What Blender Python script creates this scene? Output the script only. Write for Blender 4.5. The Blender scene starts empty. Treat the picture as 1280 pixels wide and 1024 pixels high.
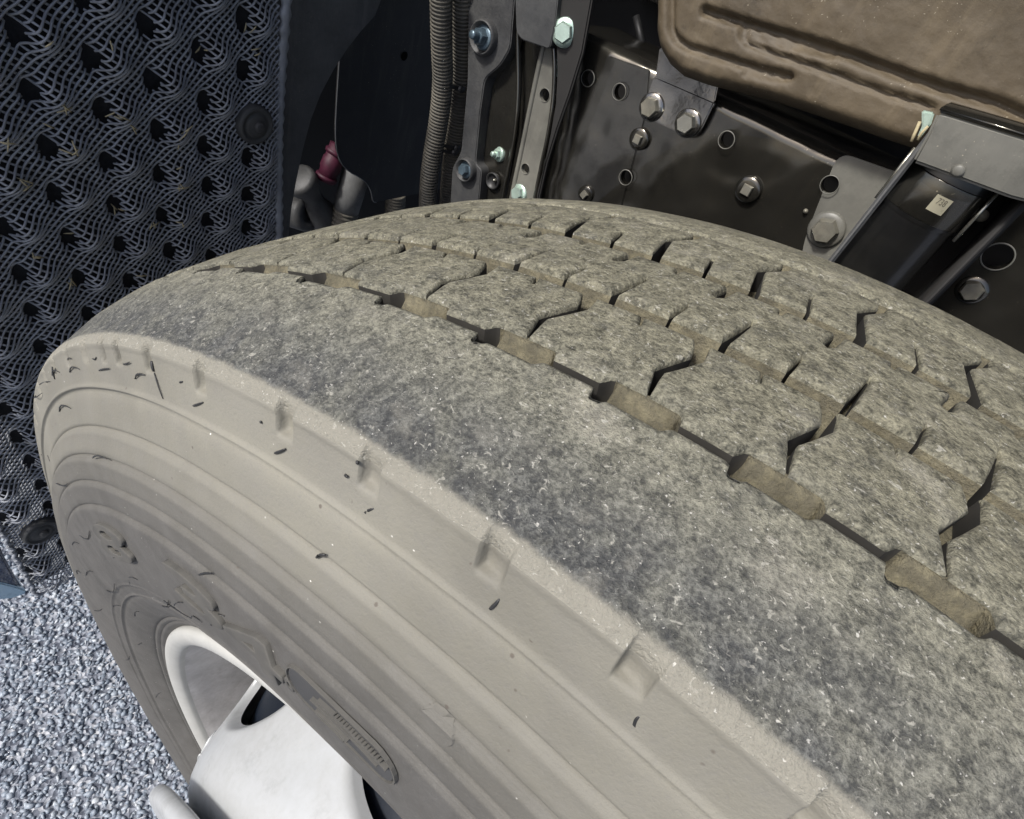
import bpy, bmesh, math, random
import numpy as np
from mathutils import Vector, Matrix, noise
random.seed(7)
PI = math.pi
S = bpy.context.scene
COL = S.collection

# ------------------------------------------------------------------ camera
CAM = np.array([-0.0775358623609508, -0.2085787016892486, 0.5856233360328849])
ROT = np.array([[0.7376524429381015, 0.6057735917015081, 0.2981731527560298],
                [-0.6116575467876164, 0.41255072126148895, 0.6750384787879037],
                [0.28590893460178224, -0.6803236420877831, 0.6748450363833176]])
FPX = 729.2029229249001
cam = bpy.data.cameras.new('camera')
cam.sensor_width = 36.0
cam.lens = FPX / 1280 * 36.0
cam.clip_start = 0.01
cam.clip_end = 500
co = bpy.data.objects.new('camera', cam)
COL.objects.link(co)
co.matrix_world = Matrix([[ROT[0][i], ROT[1][i], ROT[2][i], CAM[i]] for i in range(3)] + [[0, 0, 0, 1]])
S.camera = co

# ------------------------------------------------------------------ sky, sun, exposure
SUN_EL, SUN_AZ = math.radians(47), math.radians(250)      # azimuth of the sun, from +X towards +Y
w = bpy.data.worlds.new('World'); S.world = w; w.use_nodes = True
nt = w.node_tree
sky = nt.nodes.new('ShaderNodeTexSky'); sky.sky_type = 'NISHITA'; sky.sun_disc = False
sky.sun_elevation = SUN_EL; sky.sun_rotation = math.radians(90) - SUN_AZ
sky.air_density = 0.7; sky.dust_density = 3.0; sky.ozone_density = 1.1
bg = nt.nodes['Background']; bg.inputs[1].default_value = 0.13
nt.links.new(sky.outputs[0], bg.inputs[0])
sun = bpy.data.lights.new('sun', 'SUN'); sun.energy = 3.0; sun.angle = math.radians(7); sun.color = (1, 0.98, 0.94)
so = bpy.data.objects.new('sun', sun); COL.objects.link(so)
sd = Vector((math.cos(SUN_EL) * math.cos(SUN_AZ), math.cos(SUN_EL) * math.sin(SUN_AZ), math.sin(SUN_EL)))
so.rotation_euler = sd.to_track_quat('Z', 'Y').to_euler()
so.location = (0, -3, 3)
S.view_settings.view_transform = 'Standard'
S.view_settings.look = 'None'
S.view_settings.exposure = 0.5
S.view_settings.gamma = 1

# ------------------------------------------------------------------ helpers
def mesh_obj(name, verts, faces, mat, parent=None, smooth=True, me=None):
    if me is None:
        me = bpy.data.meshes.new(name)
        me.from_pydata([tuple(v) for v in verts], [], [tuple(f) for f in faces])
        me.update()
    if mat and not me.materials: me.materials.append(mat)
    if smooth: me.polygons.foreach_set('use_smooth', [True] * len(me.polygons))
    o = bpy.data.objects.new(name, me); COL.objects.link(o)
    if parent is not None:
        o.parent = parent
        if parent.type == 'EMPTY': o.location = -parent.location
    return o
def bm_obj(name, bm, mat, parent=None, smooth=True, angle=None):
    me = bpy.data.meshes.new(name)
    bmesh.ops.recalc_face_normals(bm, faces=bm.faces[:])
    if smooth and angle:
        for e in bm.edges:
            if len(e.link_faces) == 2 and e.calc_face_angle(0) > math.radians(angle): e.smooth = False
    bm.to_mesh(me); bm.free()
    return mesh_obj(name, None, None, mat, parent, smooth, me)
def empty(name, loc, label, cat, group=None):
    o = bpy.data.objects.new(name, None); o.location = loc; o.empty_display_size = .05; COL.objects.link(o)
    o['label'] = label; o['category'] = cat
    if group: o['group'] = group
    return o
def tag(o, label, cat, group=None):
    o['label'] = label; o['category'] = cat
    if group: o['group'] = group
    return o
def ray(px, py):
    return ROT.T @ np.array([(px - 640) / FPX, -(py - 512) / FPX, -1.0])
def on(px, py, axis, val):
    """the point where a line of sight of the photograph meets the real plane axis = val"""
    d = ray(px, py); return Vector(CAM + d * (val - CAM[axis]) / d[axis])

# ------------------------------------------------------------------ materials
def new_mat(name):
    m = bpy.data.materials.new(name); m.use_nodes = True
    n = m.node_tree; b = n.nodes['Principled BSDF']
    return m, n, b
class N:
    """small node-building helper"""
    def __init__(s, nt): s.nt = nt
    def L(s, a, b): s.nt.links.new(a, b)
    def inp(s, node, i, v):
        if v is None: return
        if hasattr(v, 'is_output') or isinstance(v, bpy.types.NodeSocket): s.L(v, node.inputs[i])
        else: node.inputs[i].default_value = v
    def math(s, op, a, b=None, c=None, clamp=False):
        n = s.nt.nodes.new('ShaderNodeMath'); n.operation = op; n.use_clamp = clamp
        s.inp(n, 0, a); s.inp(n, 1, b)
        if c is not None: s.inp(n, 2, c)
        return n.outputs[0]
    def noise(s, vec, scale, detail=4, rough=.55, dist=0.):
        n = s.nt.nodes.new('ShaderNodeTexNoise'); n.inputs['Scale'].default_value = scale
        n.inputs['Detail'].default_value = detail; n.inputs['Roughness'].default_value = rough
        n.inputs['Distortion'].default_value = dist
        if vec is not None: s.L(vec, n.inputs['Vector'])
        return n.outputs[0]
    def vor(s, vec, scale, feature='F1', out='Distance'):
        n = s.nt.nodes.new('ShaderNodeTexVoronoi'); n.feature = feature; n.inputs['Scale'].default_value = scale
        s.L(vec, n.inputs['Vector']); return n.outputs[out]
    def ramp(s, fac, stops, interp='LINEAR'):
        n = s.nt.nodes.new('ShaderNodeValToRGB'); n.color_ramp.interpolation = interp
        while len(n.color_ramp.elements) < len(stops): n.color_ramp.elements.new(.5)
        for e, (p, c) in zip(n.color_ramp.elements, stops):
            e.position = p; e.color = (c, c, c, 1) if isinstance(c, (int, float)) else (*c, 1)
        s.L(fac, n.inputs[0]); return n.outputs[0]
    def mix(s, fac, a, b, mode='MIX'):
        n = s.nt.nodes.new('ShaderNodeMix'); n.data_type = 'RGBA'; n.blend_type = mode
        s.inp(n, 0, fac)
        for i, v in ((6, a), (7, b)):
            if isinstance(v, tuple): n.inputs[i].default_value = (*v, 1)
            else: s.L(v, n.inputs[i])
        return n.outputs[2]
    def coord(s): return s.nt.nodes.new('ShaderNodeTexCoord').outputs['Object']
    def sep(s, v):
        n = s.nt.nodes.new('ShaderNodeSeparateXYZ'); s.L(v, n.inputs[0]); return n.outputs
    def comb(s, x, y, z):
        n = s.nt.nodes.new('ShaderNodeCombineXYZ'); s.inp(n, 0, x); s.inp(n, 1, y); s.inp(n, 2, z); return n.outputs[0]
    def bump(s, h, strength, dist, normal=None):
        n = s.nt.nodes.new('ShaderNodeBump'); n.inputs['Strength'].default_value = strength
        n.inputs['Distance'].default_value = dist; s.L(h, n.inputs['Height'])
        if normal is not None: s.L(normal, n.inputs['Normal'])
        return n.outputs[0]
    def rng(s, v, a, b, lo=0., hi=1.):
        n = s.nt.nodes.new('ShaderNodeMapRange'); n.interpolation_type = 'SMOOTHSTEP'
        s.L(v, n.inputs[0]); n.inputs[1].default_value = a; n.inputs[2].default_value = b
        n.inputs[3].default_value = lo; n.inputs[4].default_value = hi; return n.outputs[0]

def simple(name, col, rough=.5, metal=0., var=.15, scale=60, bumps=.1, dust=None, dustamt=.3, coat=0., spec=.5, wave=0., specks=0.):
    m, nt_, b = new_mat(name); n = N(nt_); c = n.coord()
    f = n.noise(c, scale, 5, .6)
    dark = tuple(x * (1 - var) for x in col); light = tuple(min(1, x * (1 + var)) for x in col)
    k = n.mix(n.ramp(f, [(.3, 0.), (.7, 1.)]), dark, light)
    if dust:
        df = n.noise(c, scale * .45, 7, .72, .0)
        fine = n.noise(c, scale * 7, 3, .7)
        d = n.math('MULTIPLY', n.ramp(df, [(.33, 0.), (.72, 1.)]), n.ramp(fine, [(.3, .55), (.65, 1.)]))
        d = n.math('MULTIPLY', d, dustamt, clamp=True)
        k = n.mix(d, k, dust)
        r = n.math('ADD', n.math('MULTIPLY', d, .5), rough, clamp=True); n.L(r, b.inputs['Roughness'])
    else:
        n.L(n.math('MULTIPLY_ADD', f, .2, rough - .1, clamp=True), b.inputs['Roughness'])
    if specks:
        sv = n.vor(n.mix(.02, c, n.noise(c, 150, 2), 'ADD'), 240); sg = n.ramp(n.noise(c, 35, 3), [(.50, 0.), (.62, 1.)])
        k = n.mix(n.math('MULTIPLY', n.math('MULTIPLY', n.ramp(sv, [(.07, 1.), (.13, 0.)]), sg), specks, clamp=True), k, (.5, .45, .34))
        st = n.noise(n.comb(n.math('MULTIPLY', n.sep(c)[0], 30.), n.math('MULTIPLY', n.sep(c)[1], 30.), n.math('MULTIPLY', n.sep(c)[2], 4.)), 1.6, 5, .7, .3)
        k = n.mix(n.math('MULTIPLY', n.ramp(st, [(.52, 0.), (.72, 1.)]), specks * .45, clamp=True), k, dust or (.3, .27, .2))
        k = n.mix(n.math('MULTIPLY', n.ramp(n.noise(c, 22, 7, .8), [(.56, 0.), (.64, 1.)]), specks * .5, clamp=True), k, tuple(x * .35 for x in col))
    n.L(k, b.inputs['Base Color'])
    b.inputs['Specular IOR Level'].default_value = spec; b.inputs['Metallic'].default_value = metal; b.inputs['Coat Weight'].default_value = coat
    if wave:
        wn = n.bump(n.noise(c, 11, 2, .4), 1., wave)
        n.L(n.bump(n.noise(c, scale * 8, 4, .6), bumps, .001, wn), b.inputs['Normal'])
    elif bumps: n.L(n.bump(n.noise(c, scale * 8, 4, .6), bumps, .001), b.inputs['Normal'])
    return m

def rubber_mat(name, kind):
    """dusty tyre rubber: kind 'tread', 'side' or 'groove'"""
    m, nt_, b = new_mat(name); n = N(nt_); c = n.coord(); X, Y, Z = n.sep(c)
    ang = n.math('ARCTAN2', Z, X)
    s_ = n.math('MULTIPLY', ang, .5)
    r = n.math('SQRT', n.math('ADD', n.math('MULTIPLY', X, X), n.math('MULTIPLY', Z, Z)))
    pol = n.comb(n.math('MULTIPLY', s_, .7), Y, r)
    if kind == 'tread':
        big = n.noise(c, 42, 6, .65, .3); mid = n.noise(c, 210, 6, .72, .2); fine = n.noise(c, 800, 4, .7, .2)
        gran = n.ramp(n.math('ADD', n.math('MULTIPLY', mid, .5), n.math('MULTIPLY', fine, .5)), [(.40, 0.), (.60, 1.)])
        tan = n.mix(gran, (.058, .055, .038), (.270, .254, .180))
        grey = n.mix(gran, (.056, .056, .045), (.265, .258, .205))
        k = n.mix(n.rng(Y, -.125, -.05), grey, tan)
        # scrubbed, darker, blotchy band along the outer shoulder
        band = n.math('MULTIPLY', n.rng(Y, -.1330, -.1312), n.rng(Y, -.095, -.127))
        band = n.math('MULTIPLY', band, n.ramp(big, [(.34, .4), (.54, 1.)]))
        dk = n.mix(n.ramp(gran, [(.35, 0.), (1., 1.)]), (.032, .034, .037), (.12, .123, .12))
        k = n.mix(n.math('MULTIPLY', band, .85), k, dk)
        k = n.mix(n.math('MULTIPLY', n.ramp(big, [(.56, 0.), (.7, 1.)]), .35), k, (.36, .34, .28))
        k = n.mix(n.math('MULTIPLY', n.ramp(n.noise(c, 75, 5, .7), [(.32, 1.), (.48, 0.)]), .42), k, (.06, .06, .055))
        # dust caught on the side slope
        k = n.mix(n.rng(n.math('ADD', Y, n.math('MULTIPLY', n.math('SUBTRACT', mid, .5), .004)), -.1303, -.1325), k, (.245, .233, .192))
        # short pale scuffed fibres and specks
        w1 = n.noise(pol, 640, 2, .6, .8); w2 = n.noise(c, 900, 2, .6, .4)
        fl = n.math('MULTIPLY', n.ramp(w1, [(.62, 0.), (.67, 1.)]), n.ramp(n.noise(c, 130, 3), [(.42, 0.), (.55, 1.)]))
        k = n.mix(n.math('MULTIPLY', fl, .42), k, (.55, .53, .46))
        k = n.mix(n.math('MULTIPLY', n.ramp(w2, [(.68, 0.), (.74, 1.)]), .6), k, (.70, .68, .62))
        v2 = n.ramp(n.noise(c, 75, 7, .8, .6), [(.70, 0.), (.74, 1.)])
        k = n.mix(n.math('MULTIPLY', v2, .3), k, (.55, .53, .45))
        h = n.math('ADD', n.math('MULTIPLY', mid, 1.3), n.math('MULTIPLY', fine, .6))
        h = n.math('ADD', h, n.math('MULTIPLY', w1, .3))
        n.L(n.bump(h, .95, .0013), b.inputs['Normal']); n.L(k, b.inputs['Base Color'])
        n.L(n.ramp(mid, [(.3, .55), (.7, .85)]), b.inputs['Roughness'])
    elif kind == 'side':
        big = n.noise(c, 9, 5, .6, .6); mid = n.noise(c, 70, 5, .6); fine = n.noise(c, 700, 3, .7)
        hi = n.mix(n.ramp(big, [(.35, 0.), (.65, 1.)]), (.158, .150, .122), (.212, .202, .165))
        lo = n.mix(n.ramp(big, [(.3, 0.), (.7, 1.)]), (.062, .059, .053), (.092, .087, .078))
        # darker nearer to the rim, each moulded plate a little different
        k = n.mix(n.ramp(r, [(.405, 0.), (.4065, .12), (.4195, .16), (.4205, .34), (.434, .42), (.435, .78), (.447, .86), (.449, 1.)]), lo, hi)
        k = n.mix(n.math('MULTIPLY', n.ramp(mid, [(.35, 1.), (.6, 0.)]), .18), k, (.17, .165, .155))
        k = n.mix(n.math('MULTIPLY', n.ramp(fine, [(.3, 1.), (.45, 0.)]), .25), k, (.15, .145, .135))
        v = n.vor(c, 185); gate = n.ramp(n.noise(c, 130, 2), [(.58, 0.), (.62, 1.)])
        k = n.mix(n.math('MULTIPLY', n.math('MULTIPLY', n.ramp(v, [(.09, 1.), (.15, 0.)]), gate), .8), k, (.09, .075, .06))
        v = n.vor(n.math('ADD', c, 0.) if False else pol, 260)
        gate = n.ramp(n.noise(pol, 90, 2), [(.6, 0.), (.64, 1.)])
        k = n.mix(n.math('MULTIPLY', n.ramp(v, [(.05, 1.), (.10, 0.)]), gate), k, (.7, .68, .62))
        n.L(k, b.inputs['Base Color']); b.inputs['Roughness'].default_value = .72
        n.L(n.bump(n.math('ADD', n.math('MULTIPLY', mid, .6), fine), .35, .0008), b.inputs['Normal'])
    else:
        mid = n.noise(c, 120, 5, .6); fine = n.noise(c, 900, 3, .7)
        k = n.mix(n.ramp(mid, [(.3, 0.), (.7, 1.)]), (.078, .068, .040), (.205, .182, .115))
        k = n.mix(n.ramp(n.noise(c, 260, 5, .7), [(.42, .55), (.6, 0.)]), k, (.055, .05, .036))
        k = n.mix(n.math('MULTIPLY', n.ramp(fine, [(.35, 1.), (.5, 0.)]), .3), k, (.09, .08, .055))
        n.L(k, b.inputs['Base Color']); b.inputs['Roughness'].default_value = .85
        n.L(n.bump(n.math('ADD', n.math('ADD', mid, n.noise(c, 300, 4, .7)), fine), .8, .0014), b.inputs['Normal'])
    return m
M = {}
M['tread'] = rubber_mat('worn_dusty_tread_rubber', 'tread')
M['side'] = rubber_mat('dusty_sidewall_rubber', 'side')
M['groove'] = rubber_mat('dust_caked_groove_rubber', 'groove')
M['deep'] = simple('sipe_rubber_with_painted_shade', (.022, .020, .016), .9, var=.3, scale=90, bumps=.1)  # clean sipe rubber, also paints the shade of narrow grooves and pocket ends
M['whisker'] = simple('black_rubber', (.02, .02, .02), .5, bumps=0)
M['letter'] = simple('raised_rubber_lettering', (.06, .058, .052), .7, var=.12, scale=80, dust=(.16, .15, .13), dustamt=.5)
M['letter_dark'] = simple('cleaner_rubber', (.045, .045, .045), .65, var=.15, scale=120)
M['rim'] = simple('dusty_white_wheel_paint', (.42, .42, .395), .42, var=.08, scale=30, dust=(.38, .365, .33), dustamt=.5, bumps=.03)
M['rim_in'] = simple('grimy_grey_rim_barrel', (.52, .51, .50), .6, var=.15, scale=40, dust=(.18, .15, .13), dustamt=.6, bumps=.1)
M['disc'] = simple('silver_white_wheel_disc_paint', (.47, .485, .49), .33, metal=.15, var=.03, scale=25, dust=(.30, .295, .275), dustamt=.55, bumps=.05, coat=.1, specks=.35)
M['drum'] = simple('dark_brake_drum', (.006, .010, .018), .5, metal=.0, var=.4, scale=30, spec=.25)
M['net'] = simple('blue_black_plastic_net', (.24, .255, .285), .32, var=.3, scale=50, dust=(.32, .32, .30), dustamt=.35, bumps=.05)
M['net_back'] = simple('painted_dark_behind_net', (.006, .007, .010), .8, var=.3, scale=40)  # paints the dark behind the open net
M['straw'] = simple('dry_straw', (.42, .36, .22), .8, var=.2)
M['plastic'] = simple('dusty_black_plastic', (.03, .031, .032), .55, var=.25, scale=35, dust=(.15, .15, .14), dustamt=.35, bumps=.25)
M['plastic_grey'] = simple('grey_arch_plastic', (.055, .056, .057), .6, var=.25, scale=25, dust=(.2, .2, .19), dustamt=.4, bumps=.4, specks=.5)
M['sheet'] = simple('black_sheet_panel', (.007, .007, .008), .55, var=.35, scale=30, dust=(.10, .095, .08), dustamt=.12, bumps=.1, specks=.45)
M['edge'] = simple('bare_panel_edge', (.12, .125, .13), .4, metal=.3)
M['rail'] = simple('black_chassis_paint', (.085, .081, .070), .13, metal=.85, var=.25, scale=9, dust=(.13, .115, .08), dustamt=.28, bumps=.06, coat=.5, wave=.016, specks=.7)
M['rail_glossy'] = simple('glossy_black_bracket_paint', (.22, .21, .19), .16, metal=.9, var=.2, scale=30, dust=(.1, .09, .08), dustamt=.12, bumps=.3, coat=.3, wave=.02)
M['rail_pale'] = simple('dusty_grey_plate', (.10, .098, .085), .4, var=.25, scale=16, dust=(.25, .24, .2), dustamt=.55, bumps=.1, specks=.5)
M['cast'] = simple('dusty_cast_iron', (.035, .036, .038), .5, metal=.2, var=.3, scale=40, dust=(.16, .155, .14), dustamt=.4, bumps=.4)
M['zinc'] = simple('pale_green_zinc', (.46, .58, .50), .35, metal=.6, var=.2, scale=90)
M['bolt'] = simple('grimy_bolt_steel', (.16, .155, .13), .38, metal=.4, var=.35, scale=120, dust=(.28, .25, .18), dustamt=.5)
M['bolt_blue'] = simple('blue_grey_bolt', (.10, .14, .17), .35, metal=.5, var=.3, scale=100)
M['hole'] = simple('painted_hole_dark', (.004, .004, .004), .9, spec=.05)
M['hose'] = simple('dusty_corrugated_conduit', (.05, .046, .038), .55, var=.3, scale=60, dust=(.22, .20, .155), dustamt=.6, bumps=.2)
M['brown'] = simple('mud_brown_moulded_panel', (.070, .052, .030), .6, var=.3, scale=13, dust=(.19, .148, .09), dustamt=.45, bumps=.7, specks=.8)
M['brown_line'] = simple('brown_channel', (.06, .047, .03), .7, var=.3, scale=30)
M['shock'] = simple('gloss_black_cylinder', (.008, .008, .008), .28, var=.3, scale=20, dust=(.07, .065, .05), dustamt=.25, bumps=.05, coat=.3)
M['pink'] = simple('magenta_plastic', (.045, .003, .016), .6, var=.3, scale=90)
M['steel'] = simple('brushed_clamp_steel', (.33, .32, .27), .25, metal=.8, var=.2, scale=40)
M['label'] = simple('yellowed_paper_label', (.27, .25, .18), .3, var=.1)
M['ink'] = simple('label_ink', (.08, .07, .05), .6)
M['bluepaint'] = simple('dark_blue_panel_paint', (.012, .03, .075), .15, coat=.8, var=.05, bumps=0)
M['bluelip'] = simple('pale_blue_trim', (.42, .58, .68), .3, coat=.3, var=.05, bumps=0)
M['dark'] = simple('underbody_black', (.014, .013, .012), .8)

# ------------------------------------------------------------------ tyre geometry
Y0, HW = -.0035, .132
_h = np.array([0, .045, .084, .1065, .126, .132]); _r = np.array([.5085, .5083, .505, .4985, .4895, .4847])
def crown(y): return float(np.interp(abs(y - Y0), _h, _r))
_yy = np.linspace(-.14, .14, 561)
_cr = np.array([crown(v) for v in _yy]); _k = np.hanning(21); _k /= _k.sum()
_crs = np.convolve(np.pad(_cr, 10, mode='edge'), _k, mode='valid')
def crown(y): return float(np.interp(y, _yy, _crs))
# block pitch nodes (angle of every groove pocket round the tyre)
nodes = [1.6378, 1.7117, 1.7882, 1.868, 1.950, 2.0345, 2.1185]
NP_ = 82
rest = (2 * PI - (nodes[-1] - nodes[0])) / (NP_ - 6)
TH = list(nodes)
for i in range(NP_ - 6): TH.append(TH[-1] + rest)
TH = sorted([t for t in TH[:NP_] if t < 4.7] + [t - 2 * PI for t in TH[:NP_] if t >= 4.7])        # starts underneath the wheel
def th(k, f):
    """angle f pitches before (f<0: towards smaller angle) pocket k"""
    k = k % NP_; base = TH[k]
    p = TH[k] - TH[k - 1] if k > 0 else rest
    return base + f * p
GD = .0105                                                # groove depth
def wob(x, y, z, a=.00022, s=45):
    return a * noise.noise(Vector((x * s, y * s, z * s)))
def cyl(t, y, r): return (r * math.cos(t), y, r * math.sin(t))

wheel = empty('truck_wheel', (0, -.0035, -.508), 'dusty truck wheel with worn block tread tyre on a pale rim', 'wheel')

# --- carcass: lofted profile with the shoulder rib edge following the pockets
def shoulder_edge():
    """list of (angle, y) of the inboard edge of the near shoulder rib, ascending angle"""
    out = []
    for k in range(NP_):
        for f, y in ((-.60, -.0880), (-.575, -.0885), (-.545, -.0898), (-.52, -.0904), (-.3, -.0903), (-.13, -.0903), (-.10, -.0912), (-.03, -.0916),
                     (-.008, -.0908), (.008, -.0881)):
            out.append((th(k, f), y))
    out.sort(); return out
edge = shoulder_edge()
eth = np.array([e[0] for e in edge]); ey = np.array([e[1] for e in edge])
VIS0, VIS1 = 1.25, 2.75
ths = list(np.arange(VIS0, VIS1, .0028)) + list(np.arange(VIS1, VIS0 + 2 * PI - .005, .02))
# snap extra samples on the pocket corners in view
a0 = eth[0]
fold = lambda a: a0 + (a - a0) % (2 * PI)
for a in eth:
    for q in (a, a - 2 * PI):
        if VIS0 < q < VIS1: ths.append(q)
        elif VIS1 <= q < VIS0 + 2 * PI: ths.append(q)
for t in [2.2177, 2.1804, 2.1165, 2.0326, 1.9341, 1.8592, 1.7743, 1.6961] + [1.6961 - .0815 * i for i in range(1, 6)]:
    ths += [t + q / .485 for q in (-.0046, -.0042, -.0039, -.0033, -.002, .002, .0033, .0039, .0042, .0046)]
ths = np.unique(np.round(np.array(ths), 5))
keep = [ths[0]]
for a in ths[1:]:
    if a - keep[-1] > .0004: keep.append(a)
ths = np.array(keep)
def edge_y(a):
    return float(np.interp(fold(a), eth, ey, period=None)) if eth[0] <= fold(a) <= eth[-1] else float(ey[0])

side_ctrl = [(.292, -.120), (.298, -.1285), (.3057, -.1338), (.309, -.1368), (.3125, -.1384), (.320, -.1422), (.332, -.1468), (.3422, -.1500), (.356, -.1532),
             (.37, -.1547), (.385, -.1553), (.40, -.1550), (.4193, -.1526), (.4338, -.1503), (.447, -.1448), (.4667, -.1390), (.477, -.1370), (.4830, -.1357)]
sr = np.array([a for a, b in side_ctrl]); sy = np.array([b for a, b in side_ctrl])
_rr = np.linspace(sr[0], sr[-1], 900); _sy = np.interp(_rr, sr, sy); _k = np.hanning(41); _k /= _k.sum()
_sy = np.convolve(np.pad(_sy, 20, mode='reflect', reflect_type='odd'), _k, mode='valid')
def side_y(r): return float(np.interp(r, _rr, _sy))
RINGS = [(.4667, .0010, 1), (.4470, .0010, 0), (.4338, .0011, 0), (.4200, .0009, 0), (.4063, .0009, 0), (.3422, .0007, 1), (.3515, .0004, 1), (.3160, .0008, 0), (.3112, .0006, 0)]
def ring_off(r):
    o = 0
    for rc, d, kind in RINGS:
        d = d * 1.35; x = r - rc
        if kind == 1: o += d * .8 * math.exp(-(x / .0009) ** 2) - d * .6 * math.exp(-((x + .0022) / .0011) ** 2)
        else:
            o += -d * math.exp(-(x / .0011) ** 2)
            if 0 < x < .012: o += -d * .75 * (1 - x / .012)
            if -.004 < x <= 0: o += d * .35 * (1 + x / .004)
    return o
rs = set(np.round(np.linspace(.292, .483, 70), 5))
for rc, d, kind in RINGS:
    for q in (-.0035, -.0022, -.0014, -.0009, -.0004, 0, .0004, .0009, .0014, .0022, .0045): rs.add(round(rc + q, 5))
for q in np.arange(.4755, .4845, .0009): rs.add(round(float(q), 5))
rs = sorted(rs)
rs2 = [rs[0]]
for a in rs[1:]:
    if a - rs2[-1] > .0003: rs2.append(a)
rs = rs2
_dummy = 0
NOTCH = [2.2177, 2.1804, 2.1165, 2.0326, 1.9341, 1.8592, 1.7743, 1.6961] + [1.6961 - .0815 * i for i in range(1, 6)] + [2.27 + .07 * i for i in range(7)]
corner = [(-.1354, .4852), (-.1341, .4868), (-.1322, .4884), (-.1295, .4898)] + [(y, None) for y in np.linspace(-.126, -.094, 13)]
prof_n = len(rs) + len(corner)
V = []; F = []; FM = []
TH_P = .0766; POCKM = []
POCK = np.array(sorted(th(k, -.315) for k in range(NP_))); PHW = np.full(NP_, .285 * TH_P)
floor_ys = [-.077, -.06, -.045, -.025, 0, .025, .045, .0505]
for a in ths:
    row = []
    yb = edge_y(a)
    for r in rs:
        y = side_y(r) - ring_off(r)
        row.append((y, r))
    for y, r in corner:
        row.append((y, crown(y) if r is None else r))
    # notches scooped out of the shoulder corner
    dn = None
    for t in NOTCH:
        u = (a - t) * .485
        if abs(u) < .0042:
            wgt = max(0, 1 - (abs(u) / .0042) ** 6)
            skew = .6 + .4 * u / .0036
            new = []
            for y, r in row:
                # parameter along profile: down the side negative, over the shoulder positive
                dist = (r - .4838) if r < .4850 else .0012 + (y + .1352)
                g = wgt * math.exp(-((dist + .0015) / .0042) ** 4) * .0048 * (.75 + .25 * max(-1, min(1, u / .0036)))
                new.append((y + g * .75, r - g * .65))
            row = new
    row.append(((yb - .094) / 2, crown((yb - .094) / 2)))
    row.append((yb - .0016, crown(yb - .0016)))
    row.append((yb - .0004, crown(yb) - .0006))
    row.append((yb, crown(yb) - .0018))
    row.append((yb + .0004, crown(yb) - GD + .002))
    row.append((yb + .0014, crown(yb) - GD))
    fa = fold(a); kk_ = int(np.searchsorted(POCK, fa)); pm = 0.
    for q_ in (kk_ - 1, kk_):
        if 0 <= q_ < len(POCK):
            c0 = POCK[q_]; hw_ = PHW[q_]
            pm = max(pm, min(1., max(0., (hw_ - abs(fa - c0)) / (.05 * TH_P))))
    pm = pm * pm * (3 - 2 * pm)
    y0_ = yb + .0016; y1_ = -.0803
    for t_ in (.2, .4, .6, .8, 1.):
        yq = y0_ + (y1_ - y0_) * t_
        row.append((yq, crown(yq) - GD + pm * (GD - .0013) * t_ ** 1.15))
    POCKM.append(pm)
    for y in floor_ys: row.append((y, crown(y) - GD))
    row.append((.0505, crown(.0505) - .0015)); row.append((.0518, crown(.0518)))
    for y in (.07, .09, .105, .115, .122): row.append((y, crown(y)))
    for y, r in ((.1283, .4850), (.1310, .478), (.137, .45), (.146, .42), (.148, .39), (.144, .35), (.130, .31), (.118, .292)): row.append((y, r))
    for y, r in row:
        dw = wob(*cyl(a, y, r)) if r > .484 else wob(*cyl(a, y, r), a=.00035, s=22)
        V.append(cyl(a, y, r + (dw if r > .484 else 0)) if r > .484 else cyl(a, y - dw, r))
W = len(row); Hh = len(ths)
i_side = len(rs) - 1
for i in range(Hh):
    j = (i + 1) % Hh
    for k in range(W - 1):
        F.append((i * W + k, i * W + k + 1, j * W + k + 1, j * W + k))
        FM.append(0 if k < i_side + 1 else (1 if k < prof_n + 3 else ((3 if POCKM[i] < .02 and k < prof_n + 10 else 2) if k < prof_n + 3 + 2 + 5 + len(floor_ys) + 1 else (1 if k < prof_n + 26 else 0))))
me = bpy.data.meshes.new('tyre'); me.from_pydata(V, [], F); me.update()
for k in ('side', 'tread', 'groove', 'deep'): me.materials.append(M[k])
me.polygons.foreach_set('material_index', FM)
tyre = mesh_obj('tyre', None, None, None, wheel, True, me)
nv = tyre.modifiers.new('n', 'WEIGHTED_NORMAL') if False else None

# --- tread blocks
def offset(poly, e, closed=True):
    n_ = len(poly); out = []
    for i in range(n_):
        p = poly[i]; a = poly[i - 1] if (closed or i > 0) else None; b = poly[(i + 1) % n_] if (closed or i < n_ - 1) else None
        def nrm(u, v):
            dx, dy = v[0] - u[0], v[1] - u[1]; L = math.hypot(dx, dy) + 1e-12; return (-dy / L, dx / L)
        if a is None: n1 = n2 = nrm(p, b)
        elif b is None: n1 = n2 = nrm(a, p)
        else: n1, n2 = nrm(a, p), nrm(p, b)
        mx, my = n1[0] + n2[0], n1[1] + n2[1]; L = mx * mx + my * my
        if L < .6: k = 2 / .6 if L < 1e-6 else 1.6 / math.sqrt(L) ; mx, my = (mx * k / 1.0, my * k / 1.0) if L > 1e-6 else (n1[0] * 1.2, n1[1] * 1.2)
        else: mx, my = 2 * mx / L, 2 * my / L
        out.append((p[0] + mx * e, p[1] + my * e))
    return out
def resample(poly, step=.006, closed=True):
    out = []; n_ = len(poly)
    for i in range(n_ if closed else n_ - 1):
        a, b = poly[i], poly[(i + 1) % n_]
        L = math.hypot((b[0] - a[0]), b[1] - a[1]); m = max(1, int(L / step))
        for q in range(m):
            t = q / m; out.append(tuple(a[c] + (b[c] - a[c]) * t for c in range(len(a))))
    if not closed: out.append(poly[-1])
    return out
RR = .505
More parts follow.
